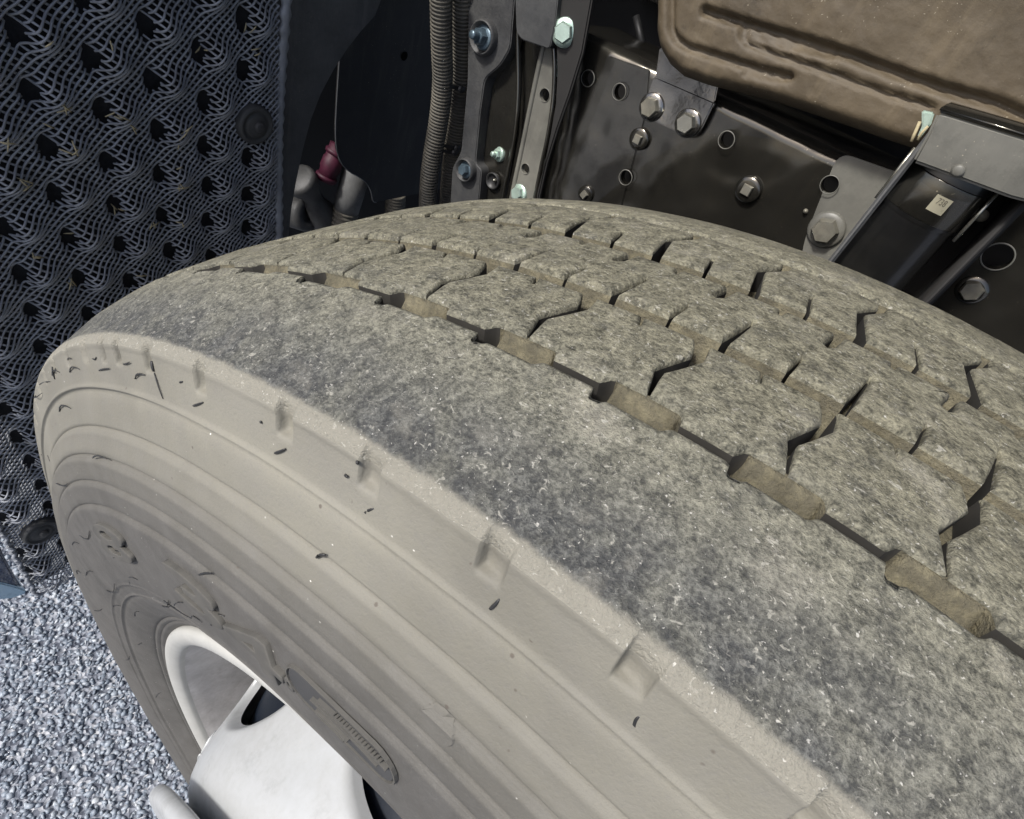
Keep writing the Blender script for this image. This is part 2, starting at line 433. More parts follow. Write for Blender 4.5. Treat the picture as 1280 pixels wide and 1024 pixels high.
def map_bm(bm, amp=.0002):
    for v in bm.verts:
        s_, y, d = v.co
        x, yy, z = cyl(s_ / RR, y, crown(y) + d)
        dd = wob(x, yy, z, amp, 60) if d > -.003 else 0
        v.co = cyl(s_ / RR, y, crown(y) + d + dd)
def block(name, poly, parent):
    """poly: list of (s, y, s_base, y_base), s = angle*RR, wound so that the left normal points inward"""
    A = sum(poly[i - 1][0] * poly[i][1] - poly[i][0] * poly[i - 1][1] for i in range(len(poly)))
    if A < 0: poly = poly[::-1]
    poly = resample(poly)
    top = [(p[0], p[1]) for p in poly]
    bm = bmesh.new(); rings = []
    for e, d in ((.0013, 0.), (.0007, -.0002), (.0002, -.0007), (0., -.0017)):
        rings.append([bm.verts.new((x, y, d)) for x, y in offset(top, e)])
    rings.append([bm.verts.new((p[2], p[3], -GD)) for p in poly])
    for a, b in zip(rings[:-1], rings[1:]):
        for i in range(len(poly)):
            j = (i + 1) % len(poly)
            f = bm.faces.new((a[i], b[i], b[j], a[j]))
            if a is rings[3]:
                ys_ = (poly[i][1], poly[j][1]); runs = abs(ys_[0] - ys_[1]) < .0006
                f.material_index = 1 if runs and any(abs(ys_[0] - q) < .0009 for q in (-.0808, -.0475, .0078, .0462)) or (min(ys_) < -.0807 and -.0845 < max(ys_) < -.079 and (poly[j][0] - poly[i][0]) * (ys_[1] - ys_[0]) > 0) else 2  # narrow gaps and left pocket ends get the shade-painted rubber
    bm.faces.new(rings[0])
    xs = [p[0] for p in top]
    s0, s1 = min(xs), max(xs); y0, y1 = min(p[1] for p in top), max(p[1] for p in top)
    tf = [f for f in bm.faces if len(f.verts) > 4]
    for q in np.arange(s0 + .003, s1, .0055):
        tf = [f for f in bm.faces if abs(f.normal.z) > .99 or len(f.verts) > 4]
        g = list(tf) + list({e for f in tf for e in f.edges}) + list({v for f in tf for v in f.verts})
        bmesh.ops.bisect_plane(bm, geom=g, plane_co=(q, 0, 0), plane_no=(1, 0, 0), dist=1e-6)
        bm.normal_update()
    for q in np.arange(y0 + .004, y1, .007):
        tf = [f for f in bm.faces if abs(f.normal.z) > .99 or len(f.verts) > 4]
        g = list(tf) + list({e for f in tf for e in f.edges}) + list({v for f in tf for v in f.verts})
        bmesh.ops.bisect_plane(bm, geom=g, plane_co=(0, q, 0), plane_no=(0, 1, 0), dist=1e-6)
        bm.normal_update()
    map_bm(bm)
    o = bm_obj(name, bm, M['tread'], parent, True, 50)
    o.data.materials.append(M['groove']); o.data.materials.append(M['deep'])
    return o
def row2(k, name='tread_block'):
    k1 = k + 1; P = []
    def add(kk, f, y, ds=0., fb=None, yb=None):
        s_ = th(kk, f) * RR
        if kk % NP_ == 0 and kk > 0: s_ += 2 * PI * RR
        P.append((s_ + ds, y, s_ + ds, yb if yb is not None else y))
    w_ = .0019
    # right boundary, from the pocket inboard
    add(k, -.31, -.0808, w_ * .18); add(k, -.262, -.073, w_ * .45); add(k, -.24, -.0692, w_ * .75); add(k, -.30, -.0635, w_ * .9); add(k, -.379, -.0560, w_ * .9); add(k, -.350, -.0515, w_ * .95); add(k, -.33, -.0475, w_ * 1.5)
    # inboard edge with the short sipe
    sp = -.81
    add(k1, sp - .006, -.0475); add(k1, sp - .045, -.0525); add(k1, sp - .035, -.0527); add(k1, sp + .014, -.0475)
    add(k1, -.385, -.0475); add(k1, -.358, -.0495, -w_ * .9)
    add(k1, -.379, -.0560, -w_ * .9); add(k1, -.30, -.0635, -w_ * .8); add(k1, -.24, -.0692, -w_ * .6); add(k1, -.262, -.073, -w_ * .4); add(k1, -.31, -.0808, -w_ * .15)
    add(k1, -.545, -.0808); add(k1, -.57, -.0814); add(k1, -.592, -.0830); add(k1, -.605, -.0846)
    add(k, .02, -.0846)
    add(k, -.002, -.0832); add(k, -.025, -.0815); add(k, -.055, -.0808)
    return block(name, P, tyre)
def row4(k, name='tread_block'):
    k1 = k + 1; P = []
    def add(kk, f, y, ds=0., yb=None):
        s_ = th(kk, f) * RR
        if kk % NP_ == 0 and kk > 0: s_ += 2 * PI * RR
        P.append((s_ + ds, y, s_ + ds, yb if yb is not None else y))
    w_ = .0021
    add(k, -.27, .0075, w_ * .9, yb=.004); add(k, -.15, .029, w_ * .7); add(k, -.30, .0400, w_ * .7); add(k, -.29, .0462, w_ * .7)
    add(k1, -.33, .0462, 0); add(k1, -.30, .0400, -w_ * .7); add(k1, -.15, .029, -w_ * .6); add(k1, -.27, .0075, -w_ * .9, yb=.004)
    add(k1, -.755, .0080, yb=.004); add(k1, -.68, .0235); add(k1, -.705, .0237); add(k1, -.79, .0080, yb=.004)
    return block(name, P, tyre)
for k in range(NP_): row2(k)
for k in range(NP_): row4(k)
# --- centre rib: one ring with slots cut in from both sides
near, far, cuts = [], [], []
for k in range(NP_ + 1):
    kk = k
    def sx(f):
        s_ = th(kk, f) * RR
        return s_ + (2 * PI * RR if kk == NP_ else 0)
    if k < NP_ or True:
        n0 = len(near)
        near += [(sx(-.962), -.0385, 0), (sx(-.973), -.0265, 0), (sx(-.962), -.0262, 0), (sx(-.935), -.0385, 0),
                 (sx(-.462), -.0385, 0), (sx(-.487), -.0192, 0), (sx(-.472), -.0185, 0), (sx(-.438), -.0300, 0), (sx(-.405), -.0385, 0)]
        f0 = len(far)
        far += [(sx(-.96), .0, 0), (sx(-.62), .0, 0), (sx(-.60), -.0045, 0), (sx(-.585), -.0042, 0), (sx(-.575), .0, 0), (sx(-.145), .0005, 0), (sx(-.115), -.0100, 0), (sx(-.07), -.0120, 0), (sx(-.025), -.0108, 0), (sx(-.075), -.0010, 0), (sx(-.06), .0, 0)]
        cuts.append(sx(-.25))
cut0, cut1 = cuts[0], cuts[-1]
# near boundary: rib interior lies at +y ; walking +s, left normal is +y -> inward. far boundary: walk -s
bm = bmesh.new()
def strip(poly, ybase):
    P = [p for p in poly if cut0 < p[0] < cut1]
    P = sorted(P, key=lambda p: 0) if False else P
    for c_ in cuts: pass
    return P
def insert_cuts(poly, y):
    out = []; ci = 0
    for i, p in enumerate(poly):
        while ci < len(cuts) and out and out[-1][0] < cuts[ci] < p[0] and abs(out[-1][1] - y) < .002 and abs(p[1] - y) < .002:
            out.append((cuts[ci], y, 1)); ci += 1
        while ci < len(cuts) and cuts[ci] <= p[0] - .02: ci += 1
        out.append(p)
    return out
nr = insert_cuts(near, -.0385); fr = insert_cuts(far, .0)
fr.append((cuts[-1], .0, 1)) if fr[-1][2] == 0 and cuts[-1] > fr[-1][0] else None
def between(poly):
    idx = [i for i, p in enumerate(poly) if p[2] == 1]
    return idx
def rs_open(poly):
    out = []
    for i in range(len(poly) - 1):
        a, b = poly[i], poly[i + 1]; L = math.hypot(b[0] - a[0], b[1] - a[1]); m = max(1, int(L / .006))
        for q in range(m):
            t = q / m; out.append((a[0] + (b[0] - a[0]) * t, a[1] + (b[1] - a[1]) * t, a[2] if q == 0 else 0))
    out.append(poly[-1]); return out
nr = rs_open(nr); fr = rs_open(fr)
def build_side(poly, sign, slope):
    pts = [(p[0], p[1]) for p in poly]
    if sign < 0: pts = pts[::-1]
    rings = []
    for e, d in ((.0019, 0.), (.0010, -.00025), (.0003, -.0010), (0., -.0024)):
        o_ = offset(pts, e, False)
        rings.append([bm.verts.new((x, y, d)) for x, y in o_])
    rings.append([bm.verts.new((x, y + (slope if abs(y - (-.0385 if sign > 0 else 0)) < .001 else 0), -GD)) for x, y in pts])
    for a, b in zip(rings[:-1], rings[1:]):
        for i in range(len(pts) - 1):
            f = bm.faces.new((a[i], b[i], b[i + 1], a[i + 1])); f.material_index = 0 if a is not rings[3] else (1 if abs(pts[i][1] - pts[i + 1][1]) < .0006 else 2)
    top = rings[0] if sign > 0 else rings[0][::-1]
    return top
tn = build_side(nr, 1, -.0045); tf_ = build_side(fr, -1, .002)
ni = between(nr); fi = between(fr)
m_ = min(len(ni), len(fi))
for q in range(m_ - 1):
    vs = tn[ni[q]:ni[q + 1] + 1] + tf_[fi[q]:fi[q + 1] + 1][::-1]
    bm.faces.new(vs)
for q in np.arange(cut0, cut1, .0055):
    big = [f for f in bm.faces if len(f.verts) > 4 and min(v.co.x for v in f.verts) < q < max(v.co.x for v in f.verts)]
    g = big + list({e for f in big for e in f.edges}) + list({v for f in big for v in f.verts})
    if big: bmesh.ops.bisect_plane(bm, geom=g, plane_co=(q, 0, 0), plane_no=(1, 0, 0), dist=1e-6)
for q in (-.03, -.022, -.014, -.007):
    big = [f for f in bm.faces if all(abs(v.co.z) < 1e-6 for v in f.verts)]
    g = big + list({e for f in big for e in f.edges}) + list({v for f in big for v in f.verts})
    bmesh.ops.bisect_plane(bm, geom=g, plane_co=(0, q, 0), plane_no=(0, 1, 0), dist=1e-6)
map_bm(bm)
bmesh.ops.remove_doubles(bm, verts=bm.verts[:], dist=1e-5)
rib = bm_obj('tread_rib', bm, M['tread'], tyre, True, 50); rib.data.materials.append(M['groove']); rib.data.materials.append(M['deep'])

# --- sidewall characters and the oval emblem (raised rubber)
def conform(me, a0_, r0, ang_scale, h):
    """flat letter mesh (x right, y up, z out) wrapped on the sidewall; x runs clockwise"""
    for v in me.vertices:
        x, y, z = v.co
        a = a0_ - x * ang_scale; r = r0 + y
        v.co = cyl(a, side_y(r) - ring_off(r) - z * 1.0 - .0001 + h, r)
def text_mesh(s, size, ext, bev, sx=1., width=None):
    cu = bpy.data.curves.new('t', 'FONT'); cu.body = s; cu.size = size; cu.extrude = ext; cu.bevel_depth = bev; cu.resolution_u = 6
    cu.align_x = 'CENTER'; cu.align_y = 'BOTTOM_BASELINE' if False else 'BOTTOM'
    o = bpy.data.objects.new('t', cu); COL.objects.link(o)
    dg = bpy.context.evaluated_depsgraph_get(); me = bpy.data.meshes.new_from_object(o.evaluated_get(dg))
    bpy.data.objects.remove(o); bpy.data.curves.remove(cu)
    bm_ = bmesh.new(); bm_.from_mesh(me)
    ys = [v.co.y for v in bm_.verts]; y0, y1 = min(ys), max(ys)
    if width:
        xs_ = [v.co.x for v in bm_.verts]; xm = (min(xs_) + max(xs_)) / 2; sx = width / (max(xs_) - min(xs_))
        for v in bm_.verts: v.co.x -= xm
    for v in bm_.verts: v.co.y = (v.co.y - y0) / (y1 - y0) * size; v.co.x *= sx
    for q in np.arange(-size * 1.6, size * 1.6, size / 7):
        bmesh.ops.bisect_plane(bm_, geom=bm_.verts[:] + bm_.edges[:] + bm_.faces[:], plane_co=(q, 0, 0), plane_no=(1, 0, 0))
    bm_.to_mesh(me); bm_.free(); return me
for ch, deg, wsc in (('8', 135.8, .058), ('3', 120.3, .043), ('4', 113.9, .040)):
    me = text_mesh(ch, .0225, .0013, .0004, 1., wsc); me.transform(Matrix.Scale(1, 4)); me.materials.clear()
    conform(me, math.radians(deg), .3755, 1 / .386, -.0005)
    o = mesh_obj('raised_character', None, None, M['letter'], tyre, False, me)
me = text_mesh('o', .008, .0006, .0003, 1.1); me.materials.clear(); conform(me, math.radians(110.6), .379, 1 / .386, -.0005)
mesh_obj('raised_character', None, None, M['letter'], tyre, False, me)
def plate_mesh(outline, h0, h1, steps=2):
    """domed closed plate from a 2-D outline (x along the ring, y radial)"""
    bm_ = bmesh.new()
    ins = offset(outline, h1 * 1.2)
    b0 = [bm_.verts.new((x, y, h0)) for x, y in outline]; b1 = [bm_.verts.new((x, y, h1)) for x, y in ins]
    for i in range(len(b0)):
        j = (i + 1) % len(b0); bm_.faces.new((b0[i], b0[j], b1[j], b1[i]))
    bm_.faces.new(b1)
    for q in np.arange(-.03, .03, .003):
        bmesh.ops.bisect_plane(bm_, geom=bm_.verts[:] + bm_.edges[:] + bm_.faces[:], plane_co=(q, 0, 0), plane_no=(1, 0, 0))
    for q in np.arange(-.008, .0081, .002):
        bmesh.ops.bisect_plane(bm_, geom=bm_.verts[:] + bm_.edges[:] + bm_.faces[:], plane_co=(0, q, 0), plane_no=(0, 1, 0))
    me_ = bpy.data.meshes.new('p'); bm_.to_mesh(me_); bm_.free(); return me_
def stadium(L, R, n_=12):
    o = []
    for i in range(n_ + 1): a = -PI / 2 + PI * i / n_; o.append((L + R * math.cos(a), R * math.sin(a)))
    for i in range(n_ + 1): a = PI / 2 + PI * i / n_; o.append((-L + R * math.cos(a), R * math.sin(a)))
    return o
EA = math.radians(106.6)
me = plate_mesh(stadium(.0175, .0092), 0, .0009); conform(me, EA, .3896, 1 / .39, 0)
mesh_obj('oval_emblem', None, None, M['letter_dark'], tyre, False, me)
def ribbon(pts, w_, h_, a_, r_, name, mat, z0=0.):
    n_ = len(pts); vs = []; fs = []
    for i, (x, y) in enumerate(pts):
        t = Vector((pts[min(i + 1, n_ - 1)][0] - pts[max(i - 1, 0)][0], pts[min(i + 1, n_ - 1)][1] - pts[max(i - 1, 0)][1])).normalized()
        nx, ny = -t.y * w_ / 2, t.x * w_ / 2
        vs += [(x + nx, y + ny, z0), (x + nx * .6, y + ny * .6, z0 + h_), (x - nx * .6, y - ny * .6, z0 + h_), (x - nx, y - ny, z0)]
    for i in range(n_ - 1):
        for k in range(3): fs.append((i * 4 + k, i * 4 + 4 + k, i * 4 + 5 + k, i * 4 + 1 + k))
    fs.append((0, 1, 2, 3)); fs.append(tuple((n_ - 1) * 4 + q for q in (3, 2, 1, 0)))
    me_ = bpy.data.meshes.new(name); me_.from_pydata(vs, [], fs); conform(me_, a_, r_, 1 / .39, 0)
    return mesh_obj(name, None, None, mat, tyre, False, me_)
stad = stadium(.0175, .0092, 10)
ribbon(stad[0:] + stad[:1], .0010, .0013, EA, .3896, 'emblem_rim', M['letter'])
for dy, x0, x1, amp in ((.0045, -.008, .024, .0012), (.001, -.012, .020, .0014), (-.003, -.010, .006, .0010), (-.0055, -.007, .004, .0006)):
    ribbon([(x0 + (x1 - x0) * i / 14, dy + amp * math.sin(i / 14 * PI)) for i in range(15)], .0013, .0018, EA, .3896, 'emblem_stroke', M['letter'], .0006)
for q in range(16):
    x = .000 + q * .0014
    ribbon([(x, .0048), (x + .0006, .0068)], .0006, .0016, EA, .3896, 'emblem_stroke', M['letter'], .0006)
# round moulding mark
me = plate_mesh([(.0062 * math.cos(2 * PI * i / 24), .0062 * math.sin(2 * PI * i / 24)) for i in range(24)], 0, .0004); conform(me, math.radians(101.4), .4295, 1 / .43, 0)
mesh_obj('round_mark', None, None, M['side'], tyre, False, me)
# small embossed text, far left of the sidewall
def tiny(s, deg, r, size, sx=1.):
    me_ = text_mesh(s, size, .0003, .0001, sx); me_.materials.clear(); conform(me_, math.radians(deg), r, 1 / r, -.0003)
    mesh_obj('embossed_lettering', None, None, M['letter'], tyre, False, me_)

# --- hair-like rubber whiskers lying on the sidewall and hanging on the shoulder: photo end points -> real surface
def hit_side(px, py):
    d = ray(px, py); d = d / np.linalg.norm(d)
    prev = None
    for t in np.arange(.1, 1.6, .0015):
        p = CAM + d * t; r = math.hypot(p[0], p[2])
        if r < .29: continue
        if r < .4835: inside = p[1] > side_y(r)
        else: inside = p[1] > -.1355 and r < crown(max(-.1355, min(.12, p[1])))
        if inside: return Vector(p)
    return None
wh = [((457,641),(470,634),1.5),((397,696),(409,692),1.6),((614,760),(627,746),1.6),((795,908),(802,891),1.6),((345,566),(359,560),1.4),((250,718),(266,715),1.3),
 ((265,781),(282,769),1.3),((301,829),(312,818),1.1),((381,905),(390,893),1.),((389,909),(397,898),1.),((243,507),(256,502),1.3),((170,473),(183,468),1.2),((125,463),(138,460),1.2),
 ((88,465),(101,461),1.),((66,469),(76,465),1.),((50,481),(64,478),1.),((45,495),(54,492),1.),((40,516),(48,513),1.),((40,535),(47,532),1.),((43,555),(48,553),.9),
 ((75,514),(90,510),1.2),((117,572),(135,573),1.2),((71,604),(86,604),1.1),((52,568),(61,569),1.),((155,455),(164,452),1.),((226,478),(231,476),1.2),((117,448),(122,446),1.),((86,450),(91,448),.9),
 ((100,669),(113,663),1.),((91,681),(100,679),.9),((143,697),(156,691),1.1),((164,732),(173,724),1.1),((108,719),(117,714),1.),((134,738),(144,729),1.),((141,765),(152,757),1.),((118,763),(128,761),.9),
 ((187,768),(200,752),1.),((203,757),(212,750),1.1),((218,760),(229,752),1.1),((205,750),(240,772),.8),((240,772),(254,777),.9),((192,762),(205,750),.7),((97,717),(102,716),.8),((169,770),(175,764),.9),((157,825),(163,820),.8),
 ((173,806),(178,803),.8),((195,872),(202,865),.8),((191,452),(194,466),1.8),((194,466),(206,498),.8),((66,459),(70,475),1.3),((85,424),(93,439),1.1),((448,577),(449,582),1.5),((433,593),(437,594),1.4),((327,526),(330,528),1.2),((1,1),(1,1),0)]
def tube(pts, rad, seg=5):
    vs = []; fs = []; n_ = len(pts)
    for i, p in enumerate(pts):
        t = (pts[min(i + 1, n_ - 1)] - pts[max(i - 1, 0)]).normalized()
        up = Vector((0, 0, 1)) if abs(t.z) < .9 else Vector((1, 0, 0))
        u = t.cross(up).normalized(); v = t.cross(u)
        r_ = rad[i] if isinstance(rad, (list, tuple)) else rad
        for k in range(seg): a = 2 * PI * k / seg; vs.append(p + (u * math.cos(a) + v * math.sin(a)) * r_)
    for i in range(n_ - 1):
        for k in range(seg): fs.append((i * seg + k, i * seg + (k + 1) % seg, (i + 1) * seg + (k + 1) % seg, (i + 1) * seg + k))
    fs.append(tuple(range(seg))[::-1]); fs.append(tuple((n_ - 1) * seg + k for k in range(seg)))
    return vs, fs
for (a, b, w_) in wh[:-1]:
    pa, pb = hit_side(*a), hit_side(*b)
    if pa is None or pb is None or (pa - pb).length > .08: continue
    nv = Vector((0, -1, 0)) if math.hypot(pa.x, pa.z) < .48 else Vector((pa.x, -.3, pa.z)).normalized()
    L = (pb - pa).length; pts = []
    bend = random.uniform(-.12, .12)
    for i in range(5):
        t = i / 4; p = pa.lerp(pb, t) + nv * (.0003 + .0004 * math.sin(t * 2.2))
        sidev = (pb - pa).cross(nv).normalized(); p += sidev * bend * L * math.sin(t * PI); pts.append(p)
    r_ = .00036 * w_
    vs, fs = tube(pts, [r_ * .8, r_ * .95, r_ * .9, r_ * .8, r_ * .5])
    mesh_obj('rubber_whisker', vs, fs, M['whisker'], tyre)

# ------------------------------------------------------------------ rim and wheel disc
def revolve(prof, n_=160, a0_=0., a1_=2 * PI):
    vs = []; fs = []; full = abs(a1_ - a0_ - 2 * PI) < 1e-6; m = n_ if full else n_ + 1
    for i in range(m):
        a = a0_ + (a1_ - a0_) * i / n_
        for y, r in prof: vs.append(cyl(a, y, r))
    k = len(prof)
    for i in range(n_):
        j = (i + 1) % m
        for q in range(k - 1): fs.append((i * k + q, i * k + q + 1, j * k + q + 1, j * k + q))
    return vs, fs
def smoothprof(p, it=2):
    for _ in range(it):
        o = [p[0]]
        for a, b in zip(p[:-1], p[1:]):
            o += [(a[0] * .75 + b[0] * .25, a[1] * .75 + b[1] * .25), (a[0] * .25 + b[0] * .75, a[1] * .25 + b[1] * .75)]
        p = o + [p[-1]]
    return p
lip = smoothprof([(-.1150, .3030), (-.1290, .3045), (-.1360, .3062), (-.1392, .3035), (-.1398, .2985), (-.1380, .2935), (-.1355, .2905), (-.1335, .2896), (-.1310, .2890)])
rim = mesh_obj('rim', *revolve(lip, 220), M['rim'], wheel)
barrel = smoothprof([(-.1310, .2890), (-.124, .2865), (-.114, .2840), (-.098, .2800), (-.085, .2780), (-.072, .2770), (-.060, .262), (-.048, .2525), (-.02, .252), (.02, .252), (.04, .27), (.10, .283), (.13, .303)])
mesh_obj('rim_barrel', *revolve(barrel, 200), M['rim_in'], rim)
# disc profile from the barrel outwards
DP = [(-.062, .2535), (-.075, .2500), (-.090, .2450), (-.110, .2370), (-.130, .2310), (-.150, .2255), (-.165, .2190), (-.176, .2100), (-.182, .1970), (-.184, .1800), (-.184, .1300), (-.184, .1100)]
DP = smoothprof(DP, 1)
dl = [0]
for a, b in zip(DP[:-1], DP[1:]): dl.append(dl[-1] + math.hypot(b[0] - a[0], b[1] - a[1]))
def dprof(s_): return float(np.interp(s_, dl, [p[0] for p in DP])), float(np.interp(s_, dl, [p[1] for p in DP]))
NH, HS0, HS1 = 8, .020, .097
HA0 = math.radians(153)
hc, hrs, hra = .056, .0300, math.radians(13.6)
vs = []; fs = []
cell = 2 * PI / NH; NB = 16
def dp(a, s_, inset=0.):
    y, r = dprof(s_); return cyl(a, y + inset, r - inset * .2)
for h in range(NH):
    ac = HA0 + h * cell
    # rectangle boundary points and matching hole points
    rect = []
    for i in range(NB): rect.append((-1 + 2 * i / NB, -1))
    for i in range(NB): rect.append((1, -1 + 2 * i / NB))
    for i in range(NB): rect.append((1 - 2 * i / NB, 1))
    for i in range(NB): rect.append((-1, 1 - 2 * i / NB))
    base = len(vs); n_ = len(rect); R_ = 9
    for q in range(R_ + 3):
        t = min(1, q / R_)
        for u, v in rect:
            a_ = math.atan2(v, u); eu, ev = math.cos(a_), math.sin(a_)
            taper = 1 - .18 * ev                                  # holes a little wider on the rim side
            ra, rs_ = ac + u * cell / 2, (HS0 + HS1) / 2 + v * (HS1 - HS0) / 2
            ea, es = ac + eu * hra * taper, hc + ev * hrs
            t2 = t ** .8
            a2, s2 = ra + (ea - ra) * t2, rs_ + (es - rs_) * t2
            y, r = dprof(s2)
            dy = 0
            if q == R_: dy = .0012
            if q == R_ + 1: dy = .004
            if q == R_ + 2: dy = .009
            vs.append(cyl(a2, y + dy, r - dy * .5))
    for q in range(R_ + 2):
        for i in range(n_):
            j = (i + 1) % n_; fs.append((base + q * n_ + i, base + q * n_ + j, base + (q + 1) * n_ + j, base + (q + 1) * n_ + i))
off = len(vs)
for sa, sb, m in ((0, HS0, 3), (HS1, dl[-1], 14)):
    off = len(vs); cols = NH * NB
    for i in range(cols):
        a = HA0 - cell / 2 + 2 * PI * i / cols
        for q in range(m + 1): vs.append(dp(a, sa + (sb - sa) * q / m))
    for i in range(cols):
        j = (i + 1) % cols
        for q in range(m): fs.append((off + i * (m + 1) + q, off + i * (m + 1) + q + 1, off + j * (m + 1) + q + 1, off + j * (m + 1) + q))
bm = bmesh.new(); me = bpy.data.meshes.new('d'); me.from_pydata(vs, [], fs); bm.from_mesh(me)
bmesh.ops.remove_doubles(bm, verts=bm.verts[:], dist=2e-5)
disc = bm_obj('wheel_disc', bm, M['disc'], wheel)
# hub cover ring
hub = smoothprof([(-.182, .150), (-.184, .185), (-.186, .210), (-.186, .222), (-.1895, .2245), (-.194, .2245), (-.1975, .2215), (-.1985, .212), (-.1985, .185), (-.200, .15), (-.206, .10), (-.214, .05), (-.216, .0)], 2)
mesh_obj('hub_cover', *revolve(hub, 120), M['disc'], wheel)
drum = [(-.150, .0), (-.150, .17), (-.146, .195), (-.132, .211), (-.112, .2225), (-.095, .2300), (-.078, .2350), (-.060, .2360), (-.04, .230), (.10, .225)]  # flared close behind the disc so the hand holes look dark
mesh_obj('brake_drum', *revolve(smoothprof(drum), 100), M['drum'], wheel)
# dark ring added to hide the pale barrel behind the hand holes
mesh_obj('dark_mask_ring', *revolve([(-.050, .228), (-.055, .240), (-.045, .2445), (-.030, .2450), (-.025, .228)], 100), M['drum'], wheel)

def on_disc(a, s_, h=0.):
    y, r = dprof(s_); y2, r2 = dprof(s_ + .001)
    t = Vector((y2 - y, r2 - r)).normalized(); nrm = (-abs(t.y) if True else 0, abs(t.x))
    return Vector(cyl(a, y + nrm[0] * h, r + nrm[1] * h))
for q in range(5):
    a = math.radians(166.5 + q * 1.7); vs, fs = tube([on_disc(a, .086, .0002), on_disc(a, .092, .0006), on_disc(a + .006, .100, .0002)], [.0008, .0010, .0008], 6)
    mesh_obj('embossed_stroke', vs, fs, M['disc'], disc)
vs, fs = tube([on_disc(math.radians(165 + i * 1.5), .1035, .0003) for i in range(8)], .0009, 6)
mesh_obj('embossed_stroke', vs, fs, M['disc'], disc)
pts = [on_disc(2 * PI * i / 360, .004, .0012 + .0005 * math.sin(i * 2.1)) for i in range(361)]
vs, fs = tube(pts, [.0028 + .0006 * math.sin(i * 1.9) for i in range(361)], 8)
mesh_obj('weld_bead', vs, fs, M['disc'], disc)
# ------------------------------------------------------------------ more helpers for sheet metal and bolts
def prism(pts, direction, thick, bev=.0012, seg=2):
    """closed outline of world points on a plane, thickened along direction"""
    bm_ = bmesh.new(); d = Vector(direction).normalized() * thick
    a = [bm_.verts.new(p) for p in pts]; b = [bm_.verts.new(Vector(p) + d) for p in pts]
    n_ = len(pts)
    bm_.faces.new(a); bm_.faces.new(b[::-1])
    for i in range(n_): j = (i + 1) % n_; bm_.faces.new((a[i], b[i], b[j], a[j]))
    bmesh.ops.recalc_face_normals(bm_, faces=bm_.faces[:])
    if bev: bmesh.ops.bevel(bm_, geom=[e for e in bm_.edges if e.calc_face_angle(0) > .5 or len(e.link_faces) < 2], offset=bev, segments=seg, affect='EDGES', clamp_overlap=True)
    return bm_
def px_poly(pix, axis, val): return [on(x, y, axis, val) for x, y in pix]
def rounded(pts, r, seg=5, which=None):
    """round the corners of a list of 3-D points"""
    out = []; n_ = len(pts)
    for i, p in enumerate(pts):
        if which is not None and i not in which: out.append(p); continue
        a, b = pts[i - 1], pts[(i + 1) % n_]
        ra = min(r, (a - p).length * .45); rb = min(r, (b - p).length * .45)
        pa = p + (a - p).normalized() * ra; pb = p + (b - p).normalized() * rb
        for q in range(seg + 1):
            t = q / seg; out.append(pa * (1 - t) ** 2 + p * 2 * t * (1 - t) + pb * t ** 2)
    return out
def frame_of(nrm):
    z = Vector(nrm).normalized(); x = z.cross(Vector((0, 0, 1)) if abs(z.z) < .9 else Vector((1, 0, 0))).normalized()
    return x, z.cross(x), z
def lathe(prof, centre, nrm, seg=28, twist=0., cap=True):
    """prof: (radius, height) along nrm"""
    x, y, z = frame_of(nrm); vs = []; fs = []; n_ = len(prof); centre = Vector(centre)
    for k in range(seg):
        a = 2 * PI * k / seg + twist
        f = 1.
        for r, h in prof: vs.append(centre + (x * math.cos(a) + y * math.sin(a)) * r + z * h)
    for k in range(seg):
        j = (k + 1) % seg
        for q in range(n_ - 1): fs.append((k * n_ + q, j * n_ + q, j * n_ + q + 1, k * n_ + q + 1))
    if cap and prof[-1][0] > 1e-5: fs.append(tuple(k * n_ + n_ - 1 for k in range(seg)))
    return vs, fs
def bolt(centre, nrm, r, parent, mat, hexa=True, name='bolt', washer=None, square=False, h=None, stud=False):
    """flanged bolt head: hexagonal head on a round flange (sub-part)"""
    centre = Vector(centre); z = Vector(nrm).normalized(); h = h or r * .95
    fl = r * 1.35
    vs, fs = lathe([(fl, -.002), (fl, r * .12), (fl * .93, r * .24), (r * .9, r * .32), (0, r * .32)], centre, nrm, 28)
    o = mesh_obj(name, vs, fs, washer or mat, parent, True)
    tw = random.uniform(0, 1)
    sides = 4 if square else 6
    bm_ = bmesh.new(); x, y, zz = frame_of(nrm)
    rr = r * (.72 if square else .98)
    rings = []
    for hh, s_ in ((r * .1, 1.), (h * .82, 1.), (h, .86)):
        rings.append([bm_.verts.new(centre + (x * math.cos(2 * PI * k / sides + tw) + y * math.sin(2 * PI * k / sides + tw)) * rr * s_ + zz * hh) for k in range(sides)])
    for a, b in zip(rings[:-1], rings[1:]):
        for k in range(sides): bm_.faces.new((a[k], a[(k + 1) % sides], b[(k + 1) % sides], b[k]))
    bm_.faces.new(rings[-1])
    bmesh.ops.bevel(bm_, geom=[e for e in bm_.edges if e.calc_face_angle(0) > .3], offset=r * .05, segments=2, affect='EDGES')
    bm_obj('bolt_head', bm_, mat, o, True, 40)
    if stud:
        vs, fs = lathe([(r * .5, 0), (r * .5, h * 1.7), (r * .42, h * 1.85), (0, h * 1.86)], centre, nrm, 18)
        mesh_obj('bolt_shank', vs, fs, mat, o, True)
    return o
